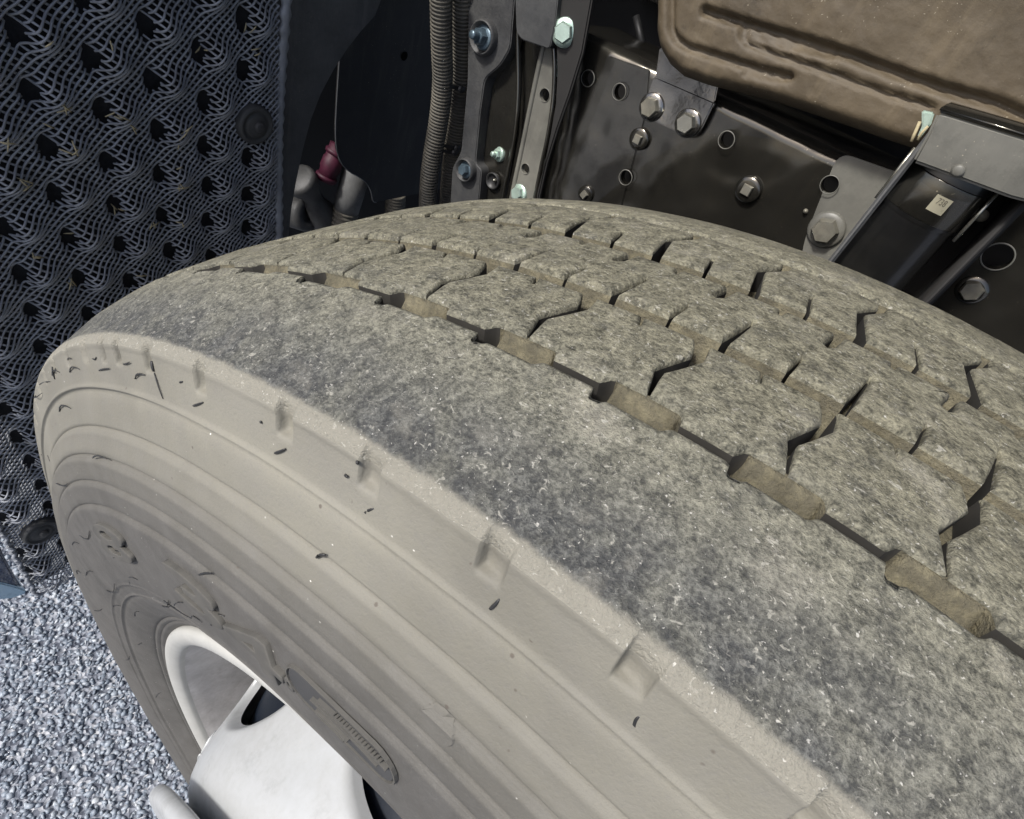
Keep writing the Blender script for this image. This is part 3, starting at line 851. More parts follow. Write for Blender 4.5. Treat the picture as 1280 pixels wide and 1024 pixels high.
def hole(centre, nrm, r, parent, name='hole_rim', through=()):
    DRILL.append((centre, nrm, r, [o_ for o_ in parent.children if o_.name.startswith(('rail_web', 'reinforcing', 'dusty_doubler', 'flange_face', 'rear_web'))]))
    """a drilled hole in sheet metal: a short dark well with a worn bright rim"""
    vs, fs = lathe([(r * 1.10, .0002), (r * 1.04, .0009), (r, .0007), (r * .98, .00035)], centre, nrm, 26, cap=False)
    o = mesh_obj(name, vs, fs, M['rail_pale'], parent, True)
    return o
DRILL = []
def drill_all():
    """cut the collected holes through the listed sheet-metal objects"""
    dg_objs = {}
    for c_, nrm, r, targets in DRILL:
        for t in targets: dg_objs.setdefault(t.name, (t, []))[1].append((c_, nrm, r))
    for t, cs in dg_objs.values():
        vs_, fs_ = [], []
        for c_, nrm, r in cs:
            v_, f_ = lathe([(0, -.015), (r, -.015), (r, .012), (0, .012)], c_, nrm, 28); o0 = len(vs_)
            vs_ += v_; fs_ += [tuple(i + o0 for i in f) for f in f_]
        bm_ = bmesh.new(); me_ = bpy.data.meshes.new('cut'); me_.from_pydata([tuple(v) for v in vs_], [], fs_); bm_.from_mesh(me_)
        bmesh.ops.remove_doubles(bm_, verts=bm_.verts[:], dist=1e-6); bmesh.ops.recalc_face_normals(bm_, faces=bm_.faces[:]); bm_.to_mesh(me_); bm_.free()
        cut = bpy.data.objects.new('cut', me_); COL.objects.link(cut); cut.location = (0, 0, 0)
        par, loc = t.parent, t.location.copy(); t.parent = None; t.location = (0, 0, 0)
        md = t.modifiers.new('holes', 'BOOLEAN'); md.object = cut; md.operation = 'DIFFERENCE'; md.solver = 'EXACT'
        dg = bpy.context.evaluated_depsgraph_get(); new = bpy.data.meshes.new_from_object(t.evaluated_get(dg))
        for md in list(t.modifiers): t.modifiers.remove(md)
        new.set_sharp_from_angle(angle=math.radians(35)); t.data = new; t.parent = par; t.location = loc
        bpy.data.objects.remove(cut)
def smooth_path(pts, it=3):
    for _ in range(it):
        o = [pts[0]]
        for a, b in zip(pts[:-1], pts[1:]): o += [a.lerp(b, .25), a.lerp(b, .75)]
        pts = o + [pts[-1]]
    return pts
def corrugated(path, r, pitch, depth, seg=14):
    path = smooth_path(path); L = [0]
    for a, b in zip(path[:-1], path[1:]): L.append(L[-1] + (b - a).length)
    n_ = int(L[-1] / pitch); xs = []; rad = []
    arr = np.array([tuple(p) for p in path]); L = np.array(L)
    for i in range(n_):
        for f, d in ((0, -1), (.18, 0), (.3, 1), (.7, 1), (.82, 0)):
            s_ = (i + f) * pitch; xs.append(Vector([np.interp(s_, L, arr[:, c]) for c in range(3)])); rad.append(r + d * depth)
    return tube(xs, rad, seg)
def extrude_strip(a, b): pass

# ------------------------------------------------------------------ the ground
def struct(o): o['kind'] = 'structure'; return o
m, nt_, b = new_mat('bound_stone_chip_paving'); n = N(nt_); c = n.coord()
v = n.vor(c, 150, out='Color'); vs_ = n.nt.nodes.new('ShaderNodeSeparateColor'); n.L(v, vs_.inputs[0])
k = n.ramp(vs_.outputs[0], [(0, (.05, .058, .08)), (.4, (.15, .165, .20)), (.75, (.28, .30, .34)), (1, (.45, .46, .48))])
n.L(k, b.inputs['Base Color']); b.inputs['Roughness'].default_value = .7
n.L(n.bump(n.vor(c, 150), 1., .004), b.inputs['Normal'])
M['ground'] = m
bm = bmesh.new(); bmesh.ops.create_grid(bm, x_segments=12, y_segments=12, size=40)
for v_ in bm.verts: v_.co.z = -.512
ground = struct(bm_obj('ground', bm, M['ground'], None, False))
# stone chips bonded into the surface (each stone real geometry, one joined object)
m, nt_, b = new_mat('grey_blue_stone_chips'); n = N(nt_)
at = nt_.nodes.new('ShaderNodeAttribute'); at.attribute_name = 'tone'
k = n.ramp(at.outputs['Fac'], [(0, (.075, .09, .115)), (.2, (.135, .165, .205)), (.5, (.215, .255, .305)), (.8, (.31, .35, .395)), (.97, (.50, .53, .55)), (1, (.36, .33, .31))])
c = n.coord(); k = n.mix(n.math('MULTIPLY', n.ramp(n.noise(c, 420, 3), [(.4, 0.), (.7, 1.)]), .35), k, (.42, .43, .45))
n.L(k, b.inputs['Base Color']); b.inputs['Roughness'].default_value = .45
n.L(n.bump(n.noise(c, 500, 3), .3, .001), b.inputs['Normal'])
M['chips'] = m
rnd = np.random.RandomState(5)
ico = bmesh.new(); bmesh.ops.create_icosphere(ico, subdivisions=1, radius=1.)
iv = np.array([tuple(v_.co) for v_ in ico.verts]); ifc = np.array([[v_.index for v_ in f.verts] for f in ico.faces]); ico.free()
pts = []
gx, gy = np.meshgrid(np.arange(-1.5, .05, .0063), np.arange(-.75, .16, .0063))
P = np.stack([gx.ravel(), gy.ravel()], 1) + rnd.uniform(-.005, .005, (gx.size, 2))
# keep those that the view past the tyre can reach
dd = np.stack([P[:, 0] - CAM[0], P[:, 1] - CAM[1], np.full(len(P), -.508 - CAM[2])], 1) @ ROT.T
u_ = 640 + FPX * dd[:, 0] / -dd[:, 2]; v_ = 512 - FPX * dd[:, 1] / -dd[:, 2]
P = P[(dd[:, 2] < 0) & (u_ > -260) & (u_ < 420) & (v_ > 560) & (v_ < 1250)]
nP = len(P)
sz = rnd.uniform(.0017, .0056, (nP, 1, 3)); sz[:, :, 2] *= rnd.uniform(.4, .9, (nP, 1))
ang = rnd.uniform(0, 2 * PI, nP); ca, sa = np.cos(ang), np.sin(ang)
tilt = rnd.uniform(-1.0, 1.0, nP)
jit = 1 + rnd.uniform(-.45, .40, (nP, 12, 1))
q = np.sign(iv[None]) * np.abs(iv[None]) ** .8 * jit * sz
x_, y_, z_ = q[..., 0], q[..., 1], q[..., 2]
y2 = y_ * np.cos(tilt)[:, None] - z_ * np.sin(tilt)[:, None]; z2 = y_ * np.sin(tilt)[:, None] + z_ * np.cos(tilt)[:, None]
xr = x_ * ca[:, None] - y2 * sa[:, None]; yr = x_ * sa[:, None] + y2 * ca[:, None]
vv = np.stack([xr + P[:, 0:1], yr + P[:, 1:2], z2 - .5115 + rnd.uniform(-.002, .001, (nP, 1))], 2).reshape(-1, 3)
ff = (ifc[None] + (np.arange(nP) * 12)[:, None, None]).reshape(-1, 3)
me = bpy.data.meshes.new('stone_chips'); me.vertices.add(len(vv)); me.vertices.foreach_set('co', vv.ravel())
me.loops.add(ff.size); me.loops.foreach_set('vertex_index', ff.ravel()); me.polygons.add(len(ff))
me.polygons.foreach_set('loop_start', np.arange(0, ff.size, 3)); me.update(calc_edges=True)
tone = np.repeat(rnd.beta(1.6, 1.8, nP), 12); a_ = me.attributes.new('tone', 'FLOAT', 'POINT'); a_.data.foreach_set('value', tone.astype(np.float32))
chips = mesh_obj('stone_chips', None, None, M['chips'], None, False, me); chips['kind'] = 'stuff'
chips['label'] = 'blue grey stone chips bonded in the paving'; chips['category'] = 'stone chips'

# ------------------------------------------------------------------ spray suppression flap of woven plastic net
FX = -.65
flap = empty('mud_flap', (FX, .02, -.35), 'blue black woven net mud flap with rows of raised bumps beside the tyre', 'mud flap')
BY = [(-.009 + .0465 * i) for i in range(-5, 5)]
BZ0 = {i: .237 + .0255 * i for i in range(-5, 5)}
bumps_ = []
for i in range(-5, 5):
    for j in range(-16, 12):
        bumps_.append((-.009 + .0465 * i + random.uniform(-.002, .002), .237 + .0255 * i + .0452 * j + random.uniform(-.002, .002)))
bumps_ = [b_ for b_ in bumps_ if not any(math.hypot(b_[0] - ry, b_[1] - rz) < .026 for ry, rz in ((.174, .289), (-.130, -.207)))]
BA = np.array(bumps_)
def flap_h(y, z):
    """height of the net above its base plane (towards +x): rounded scoops, steep on the outboard side"""
    dy = y[:, None] - BA[None, :, 0]; dz = z[:, None] - BA[None, :, 1]
    u = dy / .0125; v = dz / .0150
    # each knob: a hollow on the outboard side, then a steep wall rising to a rounded crest
    w_ = u - .25
    crest = np.exp(-(np.where(w_ < 0, w_ / .85, w_ / 1.15) ** 2 + (v / .85) ** 2) ** 1.3)
    pit = np.exp(-(((u + .78) / .50) ** 2 + (v / .82) ** 2) ** 1.2)
    return 0.0135 * crest.max(1) - .0125 * pit.max(1) + .002 * np.sin(z * 21 + y * 13)
YL, YR, ZB, ZT = -.162, .207, -.352, .556
def net_strands(dirx, diry, spacing, r, hoff, phase=0., zmax=.55):
    d = np.array([dirx, diry]); d = d / np.linalg.norm(d); nrm = np.array([-d[1], d[0]])
    cy, cz = (YL + YR) / 2, (ZB + zmax) / 2; R_ = .62
    V_, F_ = [], []; base = 0
    for k in np.arange(-R_, R_, spacing):
        t = np.arange(-R_, R_, .0026)
        wv = .0007 * np.sin(t * 45 + k * 60)
        y = cy + nrm[0] * (k + wv) + d[0] * t; z = cz + nrm[1] * (k + wv) + d[1] * t
        # strands are pulled round the bumps
        dy = y[:, None] - BA[None, :, 0]; dz = z[:, None] - BA[None, :, 1]
        g = np.exp(-((dy / .016) ** 2 + (dz / .019) ** 2))
        dy2 = dy + .0105; g2 = np.exp(-((dy2 / .0075) ** 2 + (dz / .0105) ** 2))
        y = y + (g2 * dy2).sum(1) * .12
        mouth = (((dy + .0100) / .0044) ** 2 + (dz / .0092) ** 2).min(1) < 1          # open mouths of the cups
        okay = (y > YL) & (y < YR) & (z > ZB) & (z < zmax) & ~mouth
        runs = np.split(np.arange(len(t)), np.where(np.diff(okay.astype(int)) != 0)[0] + 1)
        yy0, zz0 = y, z
        for ru in runs:
            if not okay[ru[0]] or len(ru) < 3: continue
            y, z, t2 = yy0[ru], zz0[ru], t[ru]
            h = flap_h(y, z) + hoff
            x = FX + h
            Pn = np.stack([x, y, z], 1)
            T = np.gradient(Pn, axis=0); T /= np.linalg.norm(T, axis=1)[:, None]
            N1 = np.cross(T, np.array([1., 0, 0])); N1 /= np.linalg.norm(N1, axis=1)[:, None]; N2 = np.cross(T, N1)
            sg = 5
            rad = r * (1 + .12 * np.sin(t2 * 700 + k * 50))
            ring = [Pn + rad[:, None] * (math.cos(2 * PI * s_ / sg) * N1 + math.sin(2 * PI * s_ / sg) * N2 * .8) for s_ in range(sg)]
            V_.append(np.stack(ring, 1).reshape(-1, 3)); m_ = len(y)
            i = np.arange(m_ - 1)[:, None] * sg; s_ = np.arange(sg)[None]
            q = np.stack([i + s_, i + (s_ + 1) % sg, i + sg + (s_ + 1) % sg, i + sg + s_], 2).reshape(-1, 4) + base
            F_.append(q); base += m_ * sg
    return np.concatenate(V_), np.concatenate(F_)
v1, f1 = net_strands(.74, .67, .0051, .00112, .0007)
v2, f2 = net_strands(.83, -.55, .0053, .00105, -.0007)
vv = np.concatenate([v1, v2]); ff = np.concatenate([f1, f2 + len(v1)])
me = bpy.data.meshes.new('net_strands'); me.vertices.add(len(vv)); me.vertices.foreach_set('co', vv.ravel())
me.loops.add(ff.size); me.loops.foreach_set('vertex_index', ff.ravel().astype(np.int32)); me.polygons.add(len(ff))
me.polygons.foreach_set('loop_start', np.arange(0, ff.size, 4)); me.update(calc_edges=True)
o = mesh_obj('net_strands', None, None, M['net'], flap, True, me); o['kind'] = 'stuff'
# black sheet added for the dark behind the open net, following the bumps
ys = np.linspace(YL, YR, 60); zs = np.linspace(ZB, ZT, 180)
Y2, Z2 = np.meshgrid(ys, zs, indexing='ij'); hh = flap_h(Y2.ravel(), Z2.ravel())
vs = [(FX - .018 + h * .6, y, z) for h, y, z in zip(hh, Y2.ravel(), Z2.ravel())]
fs = [(i * 180 + j, i * 180 + j + 1, (i + 1) * 180 + j + 1, (i + 1) * 180 + j) for i in range(59) for j in range(179)]
mesh_obj('dark_backing', vs, fs, M['net_back'], flap)
# scalloped selvedges
for yy, zz0, zz1 in ((YR + .004, ZB, .6),):
    vs = []; fs = []
    zz = np.arange(zz0, zz1, .0022)
    for i, z in enumerate(zz):
        w_ = .0052 + .0012 * math.sin(z * 420); th_ = .0022
        for dx, dy in ((-th_, -w_), (th_, -w_ * .8), (th_ * 1.3, 0), (th_, w_ * .8), (-th_, w_)): vs.append((FX + dx + .004 * math.sin(z * 17), yy + dy, z))
    for i in range(len(zz) - 1):
        for k in range(5): fs.append((i * 5 + k, i * 5 + (k + 1) % 5, i * 5 + 5 + (k + 1) % 5, i * 5 + 5 + k))
    mesh_obj('edge_binding', vs, fs, M['net'], flap)
vs, fs = tube([Vector((FX + .001 + .0015 * math.sin(z * 300), YL - .001 + .002 * math.sin(z * 500), z)) for z in np.arange(ZB, .6, .003)], .0026, 6)
mesh_obj('edge_binding', vs, fs, M['net'], flap)
vs, fs = tube([Vector((FX + .001 + .0015 * math.sin(y * 300), y, ZB + .0016 * math.sin(y * 700))) for y in np.arange(YL, YR, .003)], .0026, 6)
mesh_obj('edge_binding', vs, fs, M['net'], flap)
for ry, rz in ((.174, .289), (-.130, -.207)):
    vs, fs = lathe([(.0205, -.006), (.0205, .008), (.019, .0105), (.0165, .0115), (.0155, .010), (.013, .0095), (.012, .0105), (.0105, .0115), (0, .0117)], (FX, ry, rz), (1, 0, 0), 40)
    o = mesh_obj('fastener', vs, fs, M['plastic'], flap)
    bolt((FX + .0115, ry + .002, rz), (1, 0, 0), .0046, o, M['cast'], name='rivet') if False else None
    vs, fs = lathe([(.0056, 0), (.0056, .0022), (.0048, .0036), (.003, .0042), (0, .0044)], (FX + .0112, ry + .0015, rz), (1, 0, 0), 24)
    mesh_obj('rivet', vs, fs, M['cast'], o)
# bits of dry straw caught in the net
st_px = [(142, 62), (60, 52), (84, 138), (70, 166), (95, 185), (88, 190), (12, 176), (36, 242), (33, 232), (160, 268), (158, 275), (226, 182), (229, 165), (223, 215), (226, 232), (170, 160), (148, 148), (97, 360), (102, 300), (262, 70), (330, 70), (224, 276), (198, 290), (50, 330), (183, 350), (322, 42)]
SV, SF_ = [], []
for sx_, sy_ in st_px:
    for q in range(random.choice((1, 2, 3))):
        p = on(sx_ + random.uniform(-4, 4), sy_ + random.uniform(-4, 4), 0, FX + .012)
        h_ = float(flap_h(np.array([p.y]), np.array([p.z]))[0]); p.x = FX + h_ + .0028
        a = random.uniform(0, 2 * PI); L = random.uniform(.006, .015)
        d = Vector((random.uniform(-.1, .2), math.cos(a), math.sin(a))).normalized() * L
        vs, fs = tube([p - d * .5, p + Vector((.0008, 0, 0)), p + d * .5], [.0005, .0008, .0003], 4)
        fs = [tuple(i + len(SV) for i in f) for f in fs]; SV += vs; SF_ += fs
o = mesh_obj('straw_fragments', SV, SF_, M['straw'], None); o['kind'] = 'stuff'
tag(o, 'pale bits of dry straw caught among the bumps of the woven net', 'straw')

# ------------------------------------------------------------------ panel edge low on the left
pl = [on(x, y, 0, -.70) for x, y in ((-60, 560), (-8, 664), (4, 690), (18, 716), (33, 733), (30, 741), (12, 748), (-10, 750), (-60, 748))]
skirt = empty('side_skirt', tuple(pl[4]), 'dark blue side panel with a pale blue lower lip beyond the net flap', 'side panel')
bm = prism(px_poly(((-160, 560), (-6, 668), (6, 696), (20, 722), (30, 738), (6, 741), (-12, 741), (-160, 730)), 0, -.70), (-1, 0, 0), .04, .004, 3)
bm_obj('side_panel', bm, M['bluepaint'], skirt, True, 45)
bm = prism(px_poly(((-160, 727), (-8, 727), (10, 731), (24, 735), (33, 738), (32, 743), (14, 749), (-6, 751), (-160, 752)), 0, -.697), (-1, 0, 0), .046, .002, 3)
bm_obj('lower_lip', bm, M['bluelip'], skirt, True, 45)

# ------------------------------------------------------------------ inner wing panel, black plate, hose ends
P_ = px_poly(((330, -60), (500, -60), (470, 20), (452, 40), (435, 62), (418, 88), (402, 118), (389, 152), (379, 190), (371, 228), (365, 262), (361, 300), (358, 360), (330, 360)), 0, -.675)
wing = tag(bm_obj('wheel_arch_liner', prism(P_, (-1, 0, 0), .006, .0015), M['plastic_grey'], None, True, 40),
           'dull grey curved wheel arch liner between the net flap and the black plate', 'arch liner')
shield = empty('heat_shield', tuple(on(470, 240, 0, -.73)), 'flat black plate with rounded lower corner and thin bright edge', 'metal plate')
P_ = px_poly(((600, -60), (430, -60), (425, 60), (421, 120), (419, 160), (420, 185), (425, 203), (436, 215), (450, 222), (459, 230), (464, 240), (466, 252), (470, 253), (500, 247), (545, 238), (600, 225)), 0, -.73)
bm_obj('shield_plate', prism(P_, (-1, 0, 0), .003, .0006), M['sheet'], shield, True, 40)
vs, fs = tube([p + Vector((.0004, 0, 0)) for p in smooth_path(P_[1:13], 1)], .0007, 6)
mesh_obj('bare_edge', vs, fs, M['edge'], shield)
vs, fs = lathe([(.006, .0003), (0, .0002)], on(505, 70, 0, -.73) + Vector((.0006, 0, 0)), (1, 0, 0), 20)
mesh_obj('hole', vs, fs, M['hole'], shield)  # black disc painting the dark of a hole, plate is not cut
# coolant hose with a pink collar
ch = empty('coolant_hose', tuple(on(425, 262, 0, -.80)), 'short ribbed grey hose with a magenta collar under the black plate', 'hose')
p0, p1 = on(423, 300, 0, -.80), on(447, 208, 0, -.80)
vs, fs = corrugated([p0, p0.lerp(p1, .45)], .021, .0075, .0016, 20); mesh_obj('ribbed_sleeve', vs, fs, M['hose'], ch)
vs, fs = tube([p0.lerp(p1, .40), p0.lerp(p1, .62), p0.lerp(p1, 1.15)], [.0215, .0225, .0225], 24); mesh_obj('smooth_end', vs, fs, M['plastic_grey'], ch)
q0, q1 = on(406, 226, 0, -.82), on(424, 182, 0, -.82)
vs, fs = tube([q0, q0.lerp(q1, .3), q0.lerp(q1, .35), q0.lerp(q1, .6), q0.lerp(q1, .65), q1], [.015, .015, .017, .017, .015, .015], 20); mesh_obj('magenta_collar', vs, fs, M['pink'], ch)
for t in (.1, .8):
    vs, fs = tube([q0.lerp(q1, t - .05), q0.lerp(q1, t + .05)], .0178, 20); mesh_obj('collar_ring', vs, fs, M['pink'], ch)
knu = empty('steering_knuckle', tuple(on(385, 270, 0, -.84)), 'rough grey casting half hidden beside the ribbed hose', 'casting')
path = [on(372, 222, 0, -.83), on(388, 240, 0, -.83), on(398, 262, 0, -.83), on(420, 290, 0, -.83), on(430, 310, 0, -.83)]
vs, fs = tube(smooth_path(path, 2), [.022 + .006 * math.sin(i * .7) for i in range(len(smooth_path(path, 2)))], 18); mesh_obj('arm', vs, fs, M['cast'], knu)
vs, fs = lathe([(.030, -.02), (.030, .012), (.026, .018), (.014, .02), (.012, .012), (0, .012)], on(377, 266, 0, -.85), (1, .1, .3), 26); mesh_obj('boss', vs, fs, M['cast'], knu)
fit = empty('hose_fitting', tuple(on(492, 255, 0, -.78)), 'small ribbed pipe stub behind the tyre between plate and conduits', 'pipe')
vs, fs = corrugated([on(492, 290, 0, -.77), on(495, 238, 0, -.77)], .0175, .006, .001, 18); mesh_obj('ribbed_stub', vs, fs, M['hose'], fit)
vs, fs = lathe([(.006, 0), (.006, .006), (.004, .009), (0, .009)], on(515, 232, 0, -.76), (1, 0, .2), 14); mesh_obj('clip', vs, fs, M['steel'], fit)
# black panel added behind it all to block the sky
P_ = [Vector((-1.05, -.14, .75)), Vector((-1.05, 1.6, .75)), Vector((-1.05, 1.6, -.30)), Vector((-1.05, .16, -.30)), Vector((-1.05, .10, -.1)), Vector((-1.05, -.14, .2))]
tag(bm_obj('sky_block_panel', prism(P_, (-1, 0, 0), .01, 0), M['dark'], None, False), 'black panel added to block the sky behind the plate and hoses', 'backdrop')

# ------------------------------------------------------------------ pair of corrugated conduits
con = empty('cable_conduits', tuple(on(550, 250, 0, -.56)), 'pair of dusty corrugated black conduits strapped together with cable ties', 'conduit')
for pxs, r_ in ((((551, -40), (552, 60), (554, 100), (549, 150), (541, 190), (535, 235), (533, 300)), 0.0115), (((578, -40), (579, 60), (578, 100), (573, 150), (566, 190), (561, 235), (560, 300)), .0122)):
    vs, fs = corrugated([on(x, y, 0, -.56) for x, y in pxs], r_ * .95, .0040, .0011, 18)
    mesh_obj('conduit', vs, fs, M['hose'], con)
for (x, y) in ((563, 104), (556, 184), (559, 178)):
    c_ = on(x, y, 0, -.56); a = Vector((0, 1, 0)); b_ = Vector((1, 0, 0))
    pts = [c_ + a * .0255 * math.cos(t) + b_ * .0142 * math.sin(t) + Vector((0, 0, -.004 * math.cos(t))) for t in np.linspace(0, 2 * PI, 33)]
    vs = []; fs = []
    for i, p in enumerate(pts):
        for dz in (-.0022, .0022):
            vs.append(p + Vector((0, 0, dz)))
    for i in range(len(pts) - 1): fs.append((i * 2, i * 2 + 1, i * 2 + 3, i * 2 + 2))
    mesh_obj('cable_tie', vs, fs, M['whisker'], con)
    vs, fs = lathe([(.0042, 0), (.0042, .005), (0, .0052)], c_ + Vector((.012, .003, -.0005)), (1, -.2, .1), 8); mesh_obj('tie_lock', vs, fs, M['whisker'], con)

# ------------------------------------------------------------------ cast bracket and stamped gussets left of the rail
cb = empty('cast_bracket', tuple(on(610, 230, 1, .36)), 'black cast bracket with two round bolt bosses beside the conduits', 'bracket')
P_ = rounded(px_poly(((585, -30), (645, -30), (638, 60), (625, 82), (606, 98), (600, 140), (594, 205), (602, 212), (599, 245), (590, 300), (560, 300), (565, 210), (576, 190), (584, 100)), 1, .36), .006, 3)
bm_obj('web', prism(P_, (0, 1, 0), .02, .0025, 3), M['cast'], cb, True, 45)
for x, y, rr in ((607, 47, .017), (585, 212, .014)):
    c_ = on(x, y, 1, .36)
    vs, fs = lathe([(rr, -.004), (rr, .006), (rr * .92, .0085), (rr * .85, .009), (rr * .84, .003), (0, .003)], c_, (0, -1, 0), 32)
    bo = mesh_obj('boss', vs, fs, M['cast'], cb)
    bolt(c_ + Vector((0, -.003, 0)), (-.1, -1, .1), rr * .52, cb, M['bolt_blue'], stud=(y < 100), h=rr * .6)
g1 = empty('curved_gusset', tuple(on(640, 240, 1, .375)), 'dark pressed gusset with one zinc nut left of the ribbed flange', 'gusset')
P_ = px_poly(((632, -30), (645, -30), (646, 60), (647, 110), (644, 160), (637, 200), (626, 250), (622, 300), (585, 300), (596, 240), (606, 180), (615, 110), (626, 80)), 1, .375)
bm_obj('gusset_plate', prism(P_, (0, 1, 0), .004, .001, 2), M['rail'], g1, True, 40)
pth = px_poly(((646, -30), (647, 60), (648, 110), (645, 160), (638, 200), (627, 250), (623, 300)), 1, .370)
vs, fs = tube(smooth_path(pth, 2), .0022, 8); mesh_obj('rolled_edge', vs, fs, M['rail'], g1)
bolt(on(624, 193, 1, .375), (-.3, -1, 0), .0062, g1, M['zinc'], stud=True, h=.006)
c_ = on(617, 226, 1, .373); vs, fs = lathe([(.010, 0), (.010, .003), (.0085, .004), (.008, .001), (0, .001)], c_, (0, -1, 0), 26); mesh_obj('grommet', vs, fs, M['whisker'], g1)
vs, fs = lathe([(.002, 0), (.002, .004), (0, .005)], on(620, 225, 1, .372), (0, -1, 0), 12); mesh_obj('grommet_pin', vs, fs, M['steel'], g1)

g2 = empty('pressed_flange', tuple(on(680, 240, 1, .36)), 'long pressed steel flange with two holes and pale zinc bolts against the rail', 'flange')
P_ = px_poly(((690, -30), (694, 40), (692, 100), (690, 130), (684, 170), (676, 205), (668, 245), (664, 300), (630, 300), (641, 240), (652, 190), (664, 130), (675, 78), (684, 40), (684, -30)), 1, .36)
bm_obj('flange_face', prism(P_, (0, 1, 0), .005, .0015, 3), M['rail_pale'], g2, True, 40)
P_ = px_poly(((684, -30), (684, 40), (675, 78), (664, 130), (652, 190), (641, 240), (630, 300), (618, 300), (634, 238), (645, 170), (652, 110), (650, 40), (650, -30)), 1, .383)
bm_obj('flange_side', prism(P_, (0, 1, 0), .003, .001, 2), M['rail'], g2, True, 40)
pth = px_poly(((684, -30), (684, 40), (675, 78), (664, 130), (652, 190), (641, 240), (630, 300)), 1, .3605)
vs, fs = tube(smooth_path(pth, 2), .0030, 8); mesh_obj('folded_edge', vs, fs, M['rail_pale'], g2)
pth = px_poly(((688, -30), (689, 35), (691, 50), (693, 70), (693, 100), (691, 130), (685, 170), (677, 205), (669, 245), (664, 300)), 1, .357)
vs, fs = tube(smooth_path(pth, 2), .0022, 8); mesh_obj('front_edge', vs, fs, M['rail'], g2)
# round tube boss across the top of the flange
P_ = rounded(px_poly(((643, -30), (700, -30), (694, 30), (687, 62), (676, 58), (652, 50), (645, 40)), 1, .345), .004, 3)
bm_obj('cross_piece', prism(P_, (0, 1, 0), .03, .004, 3), M['plastic'], g2, True, 45)
hole(on(681, 119, 1, .36), (0, -1, 0), .0062, g2)
hole(on(657, 211, 1, .36), (0, -1, 0), .0055, g2)
bolt(on(649, 242, 1, .36), (-.1, -1, .15), .0082, g2, M['zinc'], h=.007)
bolt(on(689, 83, 1, .372), (.6, -1, .15), .0085, g2, M['zinc'], h=.008)
bp = empty('bracket_plate', tuple(on(700, 150, 1, .352)), 'narrow black tapered plate hanging beside the rail with a zinc bolt on top', 'bracket')
P_ = px_poly(((694, -30), (745, -30), (728, 66), (712, 118), (697, 160), (683, 205), (674, 245), (668, 300), (664, 300), (671, 240), (680, 205), (688, 165), (694, 130), (696, 90), (695, 50)), 1, .352)
bm_obj('hanger_plate', prism(P_, (0, 1, 0), .006, .0015, 2), M['dark'], bp, True, 40)
bolt(on(706, 41, 1, .352), (.3, -1, .1), .0095, bp, M['zinc'], h=.009)

# ------------------------------------------------------------------ chassis rail
RY = .38
rail = empty('chassis_rail', (-.2, RY, .25), 'glossy black steel chassis rail with round holes and grimy bolts', 'chassis rail')
# C-section: web, rounded top bend, top flange
def rail_prof():
    p = [(RY, .18), (RY, .44)]
    for i in range(9):
        a = i / 8 * PI / 2; p.append((RY + .012 - .012 * math.cos(a), .462 + .012 * math.sin(a)))
    p.append((RY + .10, .474))
    p[1:1] = [(RY, .18 + .03 * q) for q in range(1, 9)]
    return p
rp = rail_prof(); xs = np.linspace(-.44, .6, 60); vs = []; fs = []
for x in xs:
    for i, (y, z) in enumerate(rp): vs.append((x, y + .0010 * noise.noise(Vector((x * 7, z * 7, 1))), z + (x + .41) * .047 - .004))
for i in range(len(xs) - 1):
    for k in range(len(rp) - 1): fs.append((i * len(rp) + k, i * len(rp) + k + 1, (i + 1) * len(rp) + k + 1, (i + 1) * len(rp) + k))
o = mesh_obj('rail_web', vs, fs, M['rail'], rail)
sm = o.modifiers.new('thickness', 'SOLIDIFY'); sm.thickness = .007; sm.offset = 1
# second, longer plate doubled on the web with an edge step below the bend
P_ = px_poly(((722, 92), (762, 70), (812, 88), (808, 140), (760, 320), (640, 320), (690, 190)), 1, RY - .0015)
bm_obj('reinforcing_plate', prism(P_, (0, 1, 0), .004, .0008, 2), M['rail'], rail, True, 40)
P_ = rounded(px_poly(((1048, 190), (1175, 235), (1060, 430), (985, 430), (1005, 300)), 1, RY - .0016), .012, 4)
bm_obj('dusty_doubler_plate', prism(P_, (0, 1, 0), .004, .0008, 2), M['rail_pale'], rail, True, 40)
for x, y in ((735, 98), (774, 115), (908, 175), (782, 222), (1037, 231)): hole(on(x, y, 1, RY - .0045), (0, -1, 0), .0072, rail)
for x, y, rr in ((799, 174, .0078), (935, 237, .0088), (732, 243, .0068)):
    bolt(on(x, y, 1, RY - .003), (0, -1, 0), rr, rail, M['bolt'], square=True, h=.006, washer=M['rail'])
bolt(on(1033, 287, 1, RY - .003), (0, -1, 0), .0115, rail, M['bolt'], h=.010, washer=M['rail_pale'])
vs, fs = lathe([(.0022, 0), (.0016, .0016), (0, .002)], on(1007, 264, 1, RY - .002), (0, -1, 0), 12); mesh_obj('small_stud', vs, fs, M['bolt'], rail)
# continuation of the rail on the right of the shock absorber
P_ = px_poly(((1270, 170), (1420, 200), (1420, 520), (1140, 520), (1165, 380)), 1, RY - .0035)
bm_obj('rear_web_plate', prism(P_, (0, 1, 0), .004, .0008), M['rail'], rail, True, 40)
hole(on(1247, 321, 1, RY - .004), (0, -1, 0), .0100, rail)
bolt(on(1215, 362, 1, RY - .003), (0, -1, 0), .0085, rail, M['bolt'], h=.007, washer=M['rail'])
